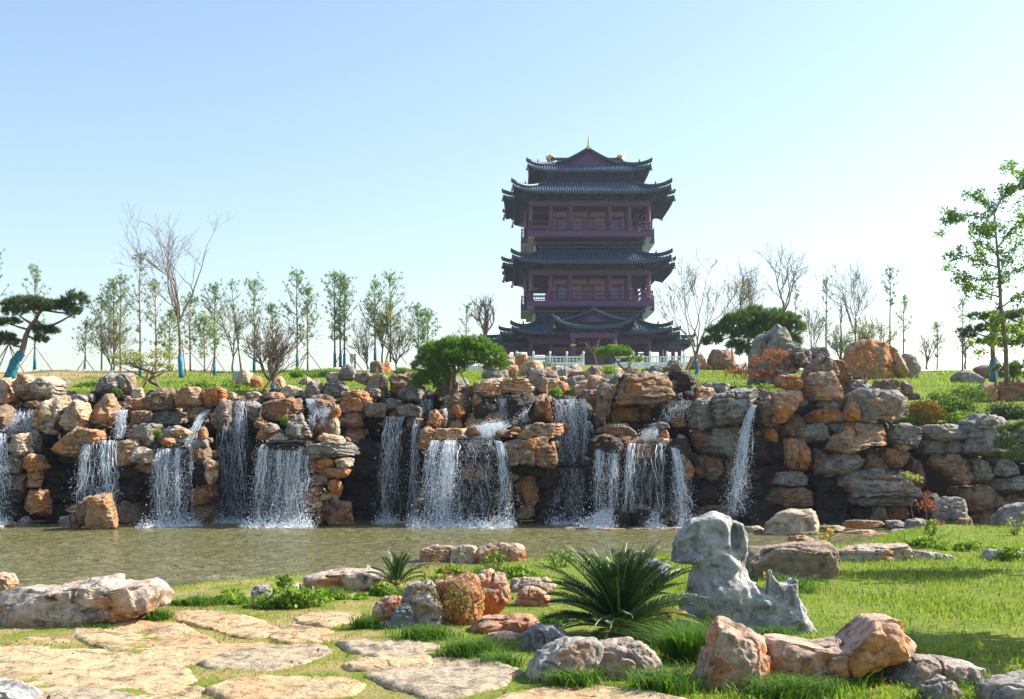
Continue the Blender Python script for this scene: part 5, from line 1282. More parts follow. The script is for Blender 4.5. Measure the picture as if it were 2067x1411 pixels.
def pad_tree(px, py, trunk, pads, label, seed, leaf='pine', d=None, r0=.1, name='cloud_pine', cat='pine tree', nl=.13, dens=1.0, wrap=0, pole=(0,0,0), bark=None, leafy=False, branches=(), thick=.75, wd=.03):
    """trunk: photo points from the foot up; pads: (px,py,rx,ry) foliage cushions in photo pixels"""
    rs = np.random.RandomState(seed); o, d = base_pt(px, py, d); k = d/F; root = empty(name, o, label, cat)
    def L3(x, y, dy=0): return W(x, y, d)-o+np.array([0, dy, 0])
    T_ = parse(trunk); ts = np.linspace(0, 1, len(T_)); tt = np.linspace(0, 1, 14)
    P = np.stack([L3(np.interp(q, ts, T_[:,0]), np.interp(q, ts, T_[:,1])) for q in tt]); P += .02*rs.normal(size=P.shape)*r0*6; rad = r0*(1-.6*tt)
    m = MB(); m.tube(P, rad, 8); m.build('trunk', bark or BARK, root, smooth=True)
    br = MB(); C = []; Dr = []
    for b_ in branches:
        B = parse(b_); br.tube([L3(x, y, rs.uniform(-.05,.05)) for x, y in B], np.linspace(r0*.5, r0*.15, len(B)), 5, False)
    for (x, y, rx, ry) in pads:
        c = L3(x, y, rs.uniform(-.3, .3)*rx*k); a, b2 = rx*k, ry*k; j = np.argmin(np.linalg.norm(P-c, axis=1)-P[:,2]*.05)
        br.tube([P[j], (P[j]+c)/2+np.array([0,0,-.1*b2]), c], [r0*.35, r0*.25, r0*.12], 5, False)
        for q in range(4): e = c+np.array([rs.uniform(-.7,.7)*a, rs.uniform(-.5,.5)*a, 0]); br.tube([c, e], [r0*.12, r0*.06], 3, False)
        n = int(dens*(a*b2*60+a*a*40)/max(nl,.08)*.35)+20
        v = rs.normal(size=(n,3)); v /= np.linalg.norm(v, axis=1)[:,None]; v[:,2] = np.where(rs.rand(n) < .72, np.abs(v[:,2]), v[:,2]*.55)
        lump = 1+.22*fbm(v*2.4+x, 2, seed); pt = c+v*np.array([a, a*thick, b2])*(lump*rs.uniform(.72, 1.02, n))[:,None]
        C.append(pt); Dr.append(v*.6+np.array([0,0,.65]))
    C = np.concatenate(C); Dr = np.concatenate(Dr); Dr /= np.linalg.norm(Dr, axis=1)[:,None]
    br.build('branches', bark or BARK, root)['kind'] = 'stuff'
    if leafy:
        C = np.repeat(C, 4, 0)+rs.normal(0, nl*.6, (len(C)*4, 3)); V, Fc = leaf_mesh(C, nl*.55, rs); q = mesh_obj('leaves', V, Fc, LF[leaf], root)
    else: V, Fc = tuft_mesh(C, Dr, 12, nl*1.2, wd, rs); q = mesh_obj('needles', V, Fc, LF[leaf], root)
    q['kind'] = 'stuff'
    if wrap: wrapped(root, P, rad, wrap)
    if pole[0]: props(root, pole[0]*k, pole[1]*k, int(pole[2]), seed)
    return root
YP = [ # px, base y, top y, width, label, options
 (-18,745,505,70,'pine mostly outside the frame, only its branch tips show at the left edge',{}),
 (70,743,543,60,'young pine rising behind the leaning pine at the left, tufted top',dict(wrap=True,pole=3)),
 (172,742,650,45,'short thin pine alone on the crest between the leaning pine and the clump',dict(sparse=True,pole=3)),
 (205,744,600,55,'yellowish young pine, leftmost of the dense left clump',dict(extra=('olive',300))),
 (230,744,570,62,'dense young pine, second of the left clump, with a rounded top',dict(dens=1.2,extra=('olive',250))),
 (243,746,556,50,'slim red stemmed pine just left of the tallest one in the left clump',dict(bark=BARK_RED)),
 (283,758,515,75,'tallest pine of the left clump with loose dark tufts and a teal wrapped foot',dict(wrap=True,sparse=True,leaf='pine',tuft=.2)),
 (314,744,568,60,'pine right of the tallest one, left of the big bare tree',dict(bark=BARK_RED)),
 (342,744,630,45,'low yellow green pine half hidden left of the big bare tree',dict(extra=('olive',200))),
 (384,746,600,50,'pine directly right of the trunk of the big bare tree',dict(bark=BARK_RED,extra=('olive',200))),
 (413,752,640,46,'small pine with a pale orange foot right of the big bare tree',dict(bark=BARK_RED)),
 (433,758,575,58,'bushy pine with a teal wrapped foot right of the big bare tree',dict(wrap=True,dens=1.1,pole=3,extra=('olive',250))),
 (487,746,568,40,'thin leaning pine right of the bushy teal footed one',dict(lean=-22,sparse=True)),
 (513,748,562,62,'full pine left of the bare multi stemmed shrub',dict(wrap=True,extra=('olive',200),dens=1.1)),
 (550,746,616,48,'shorter pine directly behind the teal wrapped multi stem shrub',dict(extra=('olive',300))),
 (600,742,548,64,'tall open pine right of the multi stem shrub, with an even cone of tufts',dict(wrap=True)),
 (621,744,582,50,'red stemmed pine beside the tall open one',dict(bark=BARK_RED,pole=3,extra=('olive',150))),
 (676,738,551,66,'left stem of the trio of pines in the middle of the lawn',dict(wrap=True,dens=1.1)),
 (687,738,556,50,'middle stem of the trio of pines in the middle of the lawn',dict(wrap=True)),
 (695,738,562,68,'right stem of the trio of pines in the middle of the lawn',dict(wrap=True,pole=3)),
 (757,724,566,54,'pine above the tan boulder pair, left of the loose olive tree',dict(wrap=True)),
 (788,728,554,72,'tall pine right of the tan boulder pair with tufts up one side',dict(pole=3,extra=('olive',250))),
 (844,735,620,46,'small pine left of the round cloud pine',dict(pole=3)),
 (863,735,632,42,'smallest pine just left of the round cloud pine',dict()),
 (941,720,615,52,'small pine peeping over the top of the round cloud pine',dict(sparse=True)),
 (1606,745,575,44,'sparse pine just right of the dark spreading pine near the tower',dict(sparse=True)),
 (1668,745,556,36,'narrow pine on the right with tufts only near its top',dict(sparse=True)),
 (1796,745,542,34,'tall thin pine on the right whose tufts sit only at the tip',dict(sparse=True,low=.62,leaf='pine')),
 (1824,750,596,40,'slender pine right of the tall tip tufted one',dict(sparse=True,low=.4)),
 (1892,742,650,34,'small pine alone on the crest of the right lawn',dict(sparse=True)),
 (1943,746,600,34,'thin dark pine left of the right dark cloud pine',dict(sparse=True)),
]
for i, (px, py, tp, wd, lab, kw) in enumerate(YP): young_pine(px, py, tp, wd, lab, 300+i*7, **kw)
# bare and half bare trees
BT = dict(group=None)
bare_tree(368,762,428,150,'tallest bare tree on the left, pale branches over a trunk with a teal foot',41,stems=5,fork=.34,mat=BARK_PALE,r0=.105,wrap=.42,pole=3,depth=5,lean=(-8,10),kids=2,minr=.007)
bare_tree(225,748,640,90,'low bare shrub of many stems with a teal foot in the left clump',42,stems=6,fork=.1,r0=.07,wrap=.9,depth=4,name='bare_shrub',cat='shrub')
bare_tree(550,788,640,150,'bare multi stem shrub with a teal wrapped foot standing among the top rocks',43,stems=9,fork=.12,r0=.09,wrap=1,depth=4,name='bare_shrub',cat='shrub',pole=4,leaves=('olive',.05,.06))
bare_tree(742,742,640,75,'twisted leafless shrub on the lawn left of the tan boulder pair',44,stems=5,fork=.08,depth=4,name='bare_shrub',cat='shrub')
bare_tree(800,742,622,110,'wide leafless shrub with fine upright twigs left of the round cloud pine',45,stems=7,fork=.08,depth=4,name='bare_shrub',cat='shrub',leaves=('olive',.12,.07))
bare_tree(772,738,590,80,'loose olive green tree behind the tan boulder pair',46,stems=4,fork=.25,depth=4,leaves=('olive',.55,.09),name='olive_tree',cat='tree')
bare_tree(470,748,600,70,'thin half bare tree among the pines left of the multi stem shrub',47,stems=4,fork=.2,depth=4,leaves=('olive',.15,.07),cat='tree')
bare_tree(905,730,655,60,'small bare sapling behind the round cloud pine',48,stems=4,fork=.15,depth=3,name='bare_sapling',cat='sapling')
bare_tree(980,722,580,80,'grey leafless vase shaped tree immediately left of the tower',49,stems=7,fork=.32,r0=.13,depth=3,kids=3,up=1.1,mat=BARK_PALE)
bare_tree(1406,757,535,120,'vase shaped tree with sparse yellow leaves and a teal foot immediately right of the tower',50,stems=6,fork=.16,r0=.09,depth=5,kids=2,leaves=('yellow',.10,.09),wrap=1,pole=3,up=.95,cat='tree',name='sparse_tree')
bare_tree(1478,745,532,90,'half bare tree left above the dark spreading pine',51,stems=4,fork=.25,depth=4,leaves=('olive',.12,.08),mat=BARK_PALE,cat='tree')
bare_tree(1512,745,522,80,'forked bare tree directly above the dark spreading pine',52,stems=3,fork=.42,depth=4,r0=.11,mat=BARK_PALE)
bare_tree(1588,745,488,90,'tallest bare tree on the right, crooked crown above the pointed standing stone',53,stems=3,fork=.44,depth=4,r0=.12,mat=BARK_PALE,lean=(-8,8))
bare_tree(1640,740,600,60,'wide forked bare bush between the standing stones and the rust boulder',54,stems=4,fork=.15,depth=4,name='bare_shrub',cat='shrub')
bare_tree(1697,742,560,34,'very thin upright bare tree left of the rust boulder',55,stems=2,fork=.5,depth=3)
bare_tree(1727,742,522,76,'tall fan of fine bare branches behind the large rust boulder',56,stems=5,fork=.3,depth=4,mat=BARK_PALE,minr=.009)
bare_tree(1760,740,640,110,'light green half leafy bush behind the large rust boulder',57,stems=7,fork=.08,depth=4,leaves=('olive',.4,.07),name='leafy_shrub',cat='shrub')
bare_tree(1700,742,655,80,'yellow green loose bush left of the large rust boulder',58,stems=6,fork=.08,depth=4,leaves=('weed',.35,.07),name='leafy_shrub',cat='shrub')
bare_tree(1870,742,655,60,'bare fan shaped bush on the crest of the right lawn',59,stems=5,fork=.1,depth=3,name='bare_shrub',cat='shrub')
bare_tree(1948,742,640,50,'bare bush left of the right dark cloud pine',60,stems=5,fork=.2,depth=3,name='bare_shrub',cat='shrub',leaves=('olive',.1,.06))
bare_tree(1206,752,670,56,'little crooked leafless tree with drooping twigs in front of the tower door',61,stems=3,fork=.45,depth=3,r0=.06,up=.2,lean=(-6,-10))
bare_tree(1747,786,700,110,'bare shrub with a few red leaves and a teal foot before the large rust boulder',62,stems=4,fork=.2,r0=.04,depth=3,wrap=1,pole=2,leaves=('red',.06,.06),name='bare_shrub',cat='shrub',d=43.6,kids=2,minr=.007)
bare_tree(1110,760,722,60,'small leafless twiggy bush on the rock hill below the tower',63,stems=5,fork=.08,depth=3,name='bare_shrub',cat='shrub')
# shaped pines and maples
pad_tree(18,762,'18,766 28,735 44,710 52,680 66,650 84,626','60,618,50,16 30,630,26,12 98,622,34,13 128,620,26,13 152,612,26,24 150,634,16,14 14,652,28,9 6,682,26,9 18,694,22,12 88,668,24,11 82,686,14,10 108,672,14,7'.split(' ') and [tuple(map(float,q.split(','))) for q in '60,618,50,16 30,630,26,12 98,622,34,13 128,620,26,13 152,612,26,24 150,634,16,14 14,652,28,9 6,682,26,9 18,694,22,12 88,668,24,11 82,686,14,10 108,672,14,7'.split()],
 'big dark leaning pine with flat foliage pads and a teal wrapped trunk, far left',71,leaf='pine_dark',r0=.17,wrap=.36,pole=(75,48,4),nl=.17,branches=('60,662 90,664 125,648 150,632','52,690 30,684 10,682'),wd=.034,d=50,dens=1.7)
pd = lambda s: [tuple(map(float, q.split(','))) for q in s.split()]
pad_tree(915,775,'915,778 918,745 912,725 925,712',pd('885,716,42,28 920,704,42,24 960,704,40,24 988,722,36,24 868,742,36,30 858,775,28,28 900,742,40,26 945,728,42,22 1004,740,24,16 882,765,32,26 925,725,44,24'),
 'round bright green cloud pine propped on poles in the middle of the rockery',72,leaf='pine_bright',r0=.09,nl=.13,dens=2.8,pole=(60,35,4),d=43.6,wd=.026)
pad_tree(1270,756,'1280,762 1262,748 1246,732 1240,722',pd('1240,710,34,11 1222,716,22,9 1258,714,20,9 1278,728,20,6'),
 'small flat topped green pine on the rock hill in front of the tower',73,leaf='pine_bright',r0=.06,nl=.12,dens=1.4,branches=('1246,732 1262,728 1280,730',),pole=(25,18,2),d=50)
pad_tree(1545,750,'1548,750 1540,715 1530,690 1525,665',pd('1525,645,42,26 1565,650,40,24 1600,665,28,26 1488,655,36,20 1452,672,26,14 1438,690,20,13 1550,672,46,24 1505,680,30,22 1595,695,24,20 1485,700,16,12 1500,712,18,14'),
 'broad dark green spreading pine behind the standing stones right of the tower',74,leaf='pine',r0=.16,nl=.2,dens=2.2,wd=.036,d=56,branches=('1540,700 1510,700 1490,706',))
pad_tree(2005,768,'2004,770 2006,735 2003,700 2010,665 2030,640',pd('1980,640,24,8 2020,642,36,12 2060,640,36,14 1962,668,30,7 2000,664,30,9 2050,668,40,12 1950,680,18,6 2000,692,32,10 2050,695,40,12 2085,660,30,20'),
 'dark layered cloud pine with a blue wrapped trunk and props at the right',75,leaf='pine_dark',r0=.13,wrap=.34,pole=(60,42,3),nl=.16,wd=.034,d=49)
pad_tree(2045,772,'2045,772 2045,755',pd('2030,748,26,14 2065,745,36,16 2050,760,30,12'),'yellow green low pine bush under the dark layered cloud pine at the right edge',76,leaf='pine',r0=.05,nl=.13,name='pine_bush',cat='bush',d=47)
pad_tree(2100,960,'2120,950 2090,915 2050,895',pd('2040,872,24,14 2070,868,30,14 2025,898,24,14 2060,900,34,16 2085,925,30,18 2050,925,26,10'),'drooping green pine branches reaching in over the rocks at the right edge',77,leaf='pine',r0=.05,nl=.14,dens=1.2,d=37.5)
pad_tree(300,772,'318,778 300,768 312,756 296,748 280,744',pd('236,722,18,5 262,716,22,6 292,722,26,7 322,714,20,7 340,722,14,6 252,735,24,5 285,738,26,6 320,738,24,6 345,742,10,4 270,728,24,5'),
 'low sprawling dwarf maple with olive and rust leaves on the left rocks',78,leaf='olive',r0=.07,nl=.10,leafy=True,name='dwarf_maple',cat='dwarf tree',pole=(28,30,3),dens=.8,branches=('300,768 270,752 235,738','300,768 330,752 350,745','296,748 262,735'),d=46)
pad_tree(1560,770,'1562,775 1555,758 1535,748 1520,740',pd('1565,714,26,7 1590,724,20,7 1540,728,28,8 1575,740,26,8 1508,742,24,7 1480,752,22,7 1520,758,28,8 1552,755,24,8 1600,742,14,6'),
 'rust red dwarf maple spreading in front of the pointed standing stones',79,leaf='rust',r0=.06,nl=.10,leafy=True,name='dwarf_maple',cat='dwarf tree',dens=1.0,d=44.6)
# leafy tree hanging in from the right
def leafy_tree():
    rs = np.random.RandomState(81); d = 44.0; o = W(2032, 775, d); root = empty('leafy_tree', o, 'tall light green broadleaf tree with open branches at the right edge', 'tree'); k = d/F
    def L3(x, y, dy=0): return W(x, y, d+dy)-o
    m = MB(); m.tube([L3(*q) for q in ((2032,780),(2030,700),(2020,620),(2017,550),(2010,470),(2006,400))], [.09,.08,.07,.055,.035,.012], 7); m.build('trunk', BARK, root, smooth=True)
    B = ['2012,470 1990,440 1960,434 1928,436 1902,424','1928,436 1918,446','2010,440 1995,415 1975,400 1962,394','2016,540 1985,530 1950,518 1906,514','2018,560 1990,566 1955,560 1926,548','2020,600 1985,590 1950,575 1932,556','2017,560 2030,520 2050,500 2070,480','2014,500 2035,470 2060,450 2080,440','2008,430 2020,405 2030,390 2050,372','2100,420 2075,380 2060,355 2035,335','2100,380 2080,370 2056,378 2036,382','2022,620 2050,600 2075,590 2100,590','2024,640 2000,680 1985,690','2026,650 2050,670 2070,680','2015,520 2000,500 1985,492 1966,490','2012,480 1992,470 1975,462','2020,610 2005,640 2000,660','2100,520 2070,540 2040,550']
    br = MB(); C = []
    for s in B:
        p = parse(s); dy = rs.uniform(-.5,.5); Q = np.array([L3(x, y, dy*i/len(p)) for i, (x, y) in enumerate(p)]); br.tube(Q, np.linspace(.03, .008, len(Q)), 4, False)
        n = 170; q = rs.uniform(.2, 1.03, n)*(len(Q)-1); q = np.clip(q, 0, len(Q)-1.001); i = q.astype(int); f = (q-i)[:,None]; c = Q[i]*(1-f)+Q[i+1]*f; C.append(c+rs.normal(0, .085, (n,3)))
        for _ in range(4):
            j = rs.randint(1, len(Q)); e = Q[j]+rs.normal(0, .22, 3); br.tube([Q[j], e], [.008,.004], 3, False); C.append(e+rs.normal(0, .10, (55,3)))
    for (x, y, r_) in ((2015,560,22),(1998,590,18),(2040,480,26),(2055,420,26),(2070,520,26),(2062,460,24),(2030,690,26),(2015,670,20),(2050,665,20),(2070,350,16),(1985,470,14)): C.append(L3(x, y)+rs.normal(0, r_*k*.6, (110,3)))
    br.build('branches', BARK, root)['kind'] = 'stuff'
    V, Fc = leaf_mesh(np.concatenate(C), .075, rs, el=1.8); q = mesh_obj('leaves', V, Fc, LF['broad'], root); q['kind'] = 'stuff'
leafy_tree()

# two trees standing outside the frame at the right; their shade falls across the lawn
bare_tree(2490,1277,560,420,'broadleaf tree standing outside the frame to the right of the lawn',91,stems=5,fork=.3,r0=.1,depth=4,leaves=('broad',.9,.12),name='leafy_tree',cat='tree',d=14.0,kids=3)
bare_tree(2275,1145,600,300,'second broadleaf tree outside the frame, farther along the pond shore',92,stems=5,fork=.3,r0=.1,depth=4,leaves=('broad',.9,.12),name='leafy_tree',cat='tree',d=21.5,kids=3)
# ------------------------------------------------------------------ cycads, shrubs, weeds, grass, small things
RACH = simple('cycad_stalk', (.16,.20,.06), .5)
def cycad(px, py, wpx, hpx, label, seed, nf=46, fr=1.0, old=8, d=None):
    rs = np.random.RandomState(seed); d = d or ground_d(py); k = d/F; o = W(px, py, d); root = empty('cycad', o, label, 'cycad'); Lf = max(wpx/2, hpx)*k
    st = MB(); st.tube([(0,0,-.1),(0,0,.06*Lf),(0,0,.12*Lf)], [.10*Lf,.11*Lf,.06*Lf], 10); st.build('stem', BARK, root, smooth=True)
    for i in range(nf):
        g = i/nf; a = i*2.399+rs.uniform(-.2,.2); el = np.interp(g, [0,.35,.8,1], [1.42,1.12,.5,.12])+rs.uniform(-.1,.1); L_ = Lf*rs.uniform(.8, 1.05)*np.interp(g, [0,.4,1], [.86,1.0,.85])
        isold = i >= nf-old; n = 26; s = np.linspace(0, 1, n); ang = el-s**1.6*(.45+.5*(1-abs(el-.6)))*.9
        r_ = np.cumsum(np.cos(ang))/n*L_; z = .2*Lf+np.cumsum(np.sin(ang))/n*L_; hd = np.array([math.cos(a), math.sin(a), 0])
        z = z-.10*Lf; P = r_[:,None]*hd+np.stack([0*z,0*z,z],1); rc = MB(); rc.tube(P, np.linspace(.011, .004, n)*Lf*1.1, 4, False); fo = rc.build('frond', RACH, root)
        T = np.gradient(P, axis=0); T /= np.linalg.norm(T, axis=1)[:,None]; side = np.cross(T, [0,0,1]); side /= np.linalg.norm(side, axis=1)[:,None]+1e-9; up = np.cross(side, T)
        V = []; nl_ = 44
        for sg in (-1, 1):
            q = np.linspace(.13, .99, nl_)*(n-1); i0 = np.minimum(q.astype(int), n-2); f = (q-i0)[:,None]; b_ = P[i0]*(1-f)+P[i0+1]*f; t3, s3, u3 = T[i0], side[i0]*sg, up[i0]
            qq = q/(n-1); ln = Lf*.17*np.sin(np.clip(qq*1.05+.08, 0, 1)*PI)**.55*rs.uniform(.9, 1.08, nl_)+.01
            dr = s3*.80+t3*.62+u3*.34+rs.normal(0,.035,(nl_,3)); dr /= np.linalg.norm(dr, axis=1)[:,None]; w_ = np.cross(dr, u3); w_ /= np.linalg.norm(w_, axis=1)[:,None]; w_ = (w_*.7+u3*.3*sg)*.017*Lf
            tip = b_+dr*ln[:,None]-np.array([0,0,.10])*ln[:,None]; mid = b_+dr*ln[:,None]*.5; V.append(np.stack([b_-w_*.4, mid-w_*.5, tip, mid+w_*.5], 1).reshape(-1,3))
        V = np.concatenate(V); q = mesh_obj('leaflets', V, np.arange(len(V)).reshape(-1,4), LF['cycad_old' if (isold and rs.rand() < .6) else 'cycad'], fo); q['kind'] = 'stuff'
    return root
cycad(1250,1292,410,218,'large dark green cycad with long feathery fronds beside the sculpted stone',5,nf=84,old=16)
cycad(800,1192,130,92,'small cycad with a few orange tipped fronds on the pond shore',6,nf=26,old=6)
def leaf_bush(px, py, rx, ry, label, seed, leaf='shrub', n=1500, sz=.06, d=None, name='shrub', cat='shrub', stems=14, depth_=.6, group=None, base=True, flowers=None):
    rs = np.random.RandomState(seed); d = d or ground_d(py+ry); k = d/F; o = W(px, py+ry, d); root = empty(name, o, label, cat, group); a, b_ = rx*k, ry*k; m = MB()
    if stems:
        for i in range(stems): e = np.array([rs.uniform(-.8,.8)*a, rs.uniform(-.8,.8)*a*depth_, rs.uniform(.7,1.9)*b_]); m.tube([(e[0]*.2, e[1]*.2, -.05), e*.6+rs.normal(0,.03,3), e], [.012,.008,.004], 3, False)
        m.build('stems', BARK, root)['kind'] = 'stuff'
    v = rs.normal(size=(n,3)); v /= np.linalg.norm(v, axis=1)[:,None]; lump = 1+.45*fbm(v*2.6+seed, 3, seed)
    nb = max(1, int(round(rx/ry*1.3))) if rx/ry > 1.8 else 1; bi = rs.randint(0, nb, n); bx = rs.uniform(-1, 1, nb)*(a*.85 if nb > 1 else 0); by = rs.uniform(-.5,.5,nb)*(a*depth_ if nb > 1 else 0); bs = rs.uniform(.45, 1.25, nb) if nb > 1 else np.ones(1)
    ra = a if nb == 1 else b_*1.7; c = v*np.stack([ra*bs[bi], ra*depth_*bs[bi]*(1 if nb == 1 else 1.4), b_*bs[bi]], 1)*(lump*rs.uniform(.3, 1.05, n)**.6)[:,None]+np.stack([bx[bi], by[bi], b_*bs[bi]*.8], 1)
    V, Fc = leaf_mesh(c, sz, rs); q = mesh_obj('leaves', V, Fc, LF[leaf], root); q['kind'] = 'stuff'
    return root
leaf_bush(1868,828,38,24,'bushy yellow and orange shrub on the right rockery ledge',21,'yellow',2600,.06,d=43.2,name='yellow_shrub')
leaf_bush(1850,845,30,14,'yellow green fringe of leaves under the yellow shrub',22,'weed',1200,.05,d=42.9)
leaf_bush(1925,820,45,26,'mid green shrub right of the yellow shrub',23,'shrub',2600,.06,d=43.8)
leaf_bush(1905,795,30,14,'loose green shrub at the foot of the right lawn',24,'weed',1200,.06,d=47)
leaf_bush(1955,795,30,16,'green shrub left of the rust boulder on the right slope',25,'shrub',1500,.06,d=46)
leaf_bush(1990,830,55,18,'dark green low shrub above the big grey rock at the right',26,'pine_dark',2600,.06,d=43.6)
leaf_bush(2050,825,50,20,'dark shrub at the right edge below the earthy boulder',27,'pine_dark',2200,.06,d=43.6)
leaf_bush(1940,842,40,14,'green shrub spilling over the flat ledge at the right',28,'weed',1500,.05,d=42.8)
leaf_bush(235,790,11,9,'small bright green plant growing between the left top boulders',29,'shrub',300,.05,d=43.4,name='plant',cat='plant')
leaf_bush(575,845,10,10,'tiny yellow green plant on the rust rock above the widest left curtain',30,'weed',160,.05,d=42.0,name='plant',cat='plant')
leaf_bush(525,850,12,8,'tiny reddish plant beside the dark fall',31,'rust',200,.05,d=41.9,name='plant',cat='plant')
leaf_bush(318,872,9,9,'tuft of grass on the grey rock left of the diagonal chute',32,'weed',120,.06,d=41.2,name='plant',cat='plant')
leaf_bush(1245,850,8,10,'little green fern on the wall under the pitted boulder',33,'weed',120,.05,d=42.0,name='plant',cat='plant')
leaf_bush(1020,775,24,12,'yellow green weeds behind the long cream slab',34,'weed',500,.06,d=45.5,name='weeds',cat='plant')
leaf_bush(1120,790,16,10,'weeds in the cleft right of the long cream slab',35,'weed',300,.06,d=44.5,name='weeds',cat='plant')
leaf_bush(1285,775,40,8,'dry weeds sprouting on top of the pitted boulder',36,'olive',300,.06,d=44,name='weeds',cat='plant')
leaf_bush(1225,745,22,8,'weeds on the rock hill under the flat topped pine',37,'weed',400,.07,d=52,name='weeds',cat='plant')
leaf_bush(1545,780,40,8,'green weeds under the rust red dwarf maple',38,'weed',600,.06,d=45.5,name='weeds',cat='plant')
leaf_bush(178,778,46,9,'low green ground shrub on the dry lawn at the left',39,'shrub',2400,.06,d=50,name='ground_shrub')
leaf_bush(430,778,70,8,'band of low green ground cover behind the long orange block',40,'weed',2600,.06,d=49,name='ground_shrub')
leaf_bush(640,752,60,9,'green ground cover on the lawn behind the pale top rocks',42,'weed',2600,.06,d=55,name='ground_shrub')
leaf_bush(820,748,28,7,'green ground cover left of the round cloud pine',43,'weed',900,.06,d=54,name='ground_shrub')
# sapling over the cave and the red leaved shrub
def sapling(px, py, pts, crown, label, leaf, seed, d, n=260, sz=.06):
    rs = np.random.RandomState(seed); o = W(px, py, d); root = empty('sapling', o, label, 'sapling'); m = MB(); p = parse(pts); m.tube([W(x, y, d)-o for x, y in p], np.linspace(.02, .008, len(p)), 5, False); m.build('stem', BARK, root)
    C = np.concatenate([W(x, y, d)-o+rs.normal(size=(int(n*f),3))*np.array([rx, rx, ry])*d/F*.55 for (x,y,rx,ry,f) in crown]); V, Fc = leaf_mesh(C, sz, rs, up=1.2); q = mesh_obj('leaves', V, Fc, LF[leaf], root); q['kind'] = 'stuff'
sapling(1848,1064,'1848,1064 1840,1030 1842,1000 1834,975 1838,962',[(1838,962,16,5,.6),(1850,968,12,4,.25),(1830,955,8,3,.15)],'thin sapling with a flat yellow green crown in front of the cave','olive',51,37.5)
sapling(1872,1078,'1872,1078 1870,1040 1872,1005 1871,992',[(1872,1020,18,10,.6),(1872,1000,6,8,.1),(1885,1055,16,6,.3)],'reddish leaved little shrub on the pond shore at the right','rust',52,34,n=420)
sapling(1672,1140,'1672,1140 1668,1110 1674,1085 1672,1066',[(1672,1072,14,8,.5),(1664,1085,12,8,.3),(1675,1110,8,8,.2)],'spindly weed with large yellow leaves behind the layered block','yellow',53,28.5,n=26,sz=.12)
sapling(1545,1200,'1548,1200 1550,1170 1546,1160',[(1546,1160,4,6,1)],'tiny yellow leaved sprig on the sculpted stone','yellow',54,13.6,n=6,sz=.04)
def grass_blades(name, P, h, w_, mat, rs, lean=.35, label=None, cat=None, seg=2, parent=None, kind='stuff', loc=(0,0,0)):
    n = len(P); a = rs.uniform(0, 2*PI, n); dr = np.stack([np.cos(a), np.sin(a), 0*a], 1); sd = np.stack([-np.sin(a), np.cos(a), 0*a], 1); h = h*rs.uniform(.3, 1.25, n); l = (lean*rs.uniform(.2, 1.6, n)*h)[:,None]; w2 = (w_*rs.uniform(.7,1.3,n))[:,None]; z = np.array([0,0,1.])
    b0, b1 = P-sd*w2/2, P+sd*w2/2; m0 = P+dr*l*.35+z*h[:,None]*.6; t_ = P+dr*l*1.1+z*h[:,None]*(1-.2*lean)
    V = np.stack([b0, b1, m0+sd*w2*.36, m0-sd*w2*.36, t_], 1).reshape(-1,3); i = np.arange(n)[:,None]*5
    Fc = (i+np.array([0,1,2,3])).tolist()+(i+np.array([3,2,4])).tolist(); o = mesh_obj(name, V, Fc, mat, parent, loc); o['kind'] = kind
    return setp(o, label, cat)
rs = np.random.RandomState(90)
def in_pavers(x, y):
    r_ = np.zeros(len(x), bool)
    for poly in PAVERS:
        c = poly.mean(0); dx, dy = x-c[0], y-c[1]; th = np.arctan2(dy, dx); R_ = outline_radius(poly-c, th); r_ |= np.hypot(dx, dy) < R_*.9
    return r_
def field(n, x0, x1, y0, y1, dens_fn):
    x = rs.uniform(x0, x1, n); y = y0+(y1-y0)*rs.uniform(0, 1, n)**1.25; k = (rs.rand(n) < dens_fn(x, y)) & (y < shore(x)-.25) & (np.abs(x/y) < .47) & ~in_pavers(x, y)
    x, y = x[k], y[k]; return np.stack([x, y, ground_z(x, y)], 1)
def nz2(x, y, s, sd): return fbm(np.stack([x*s, y*s, 0*x], 1), 3, sd)
P = field(150000, .8, 15, 9.4, 33, lambda x, y: np.clip(.55+.9*nz2(x, y, .7, 3), .12, 1)*np.clip((x-.8-.02*y)*1.2, .05, 1))
Q = field(14000, .8, 15, 9.4, 30, lambda x, y: np.clip(2.2*nz2(x, y, .9, 43)-.1, 0, 1))
grass_blades('lawn_tufts', Q, .16, .011, LF['tallgrass'], rs, .9, 'longer dark green tufts scattered through the lawn at the right', 'grass')
grass_blades('lawn_grass', P, .085, .014, LF['grass'], rs, .7, 'short sunlit grass covering the lawn at the right', 'grass')
P = field(60000, -7, 3, 9.4, 24, lambda x, y: np.clip(.5+1.5*nz2(x, y, .8, 13), 0, 1))
grass_blades('path_grass', P, .04, .010, LF['grass'], rs, .8, 'short grass growing between the flat stones of the path', 'grass')
P = field(16000, -7, 14, 9.4, 30, lambda x, y: np.clip(.3+1.4*nz2(x, y, .9, 23), 0, 1))
grass_blades('dry_grass', P, .05, .012, LF['drygrass'], rs, .9, 'dry straw coloured grass scattered over lawn and path', 'dry grass')
n = 900; x = rs.uniform(-6, 12, n); y = rs.uniform(9.5, 26, n); k = (y < shore(x)-.3); x, y = x[k], y[k]
V, Fc = leaf_mesh(np.stack([x, y, ground_z(x, y)+.03], 1), .035, rs, up=2); q = mesh_obj('fallen_leaves', V, Fc, LF['rust']); setp(q, 'brown fallen leaves scattered over the grass', 'fallen leaves', kind='stuff')
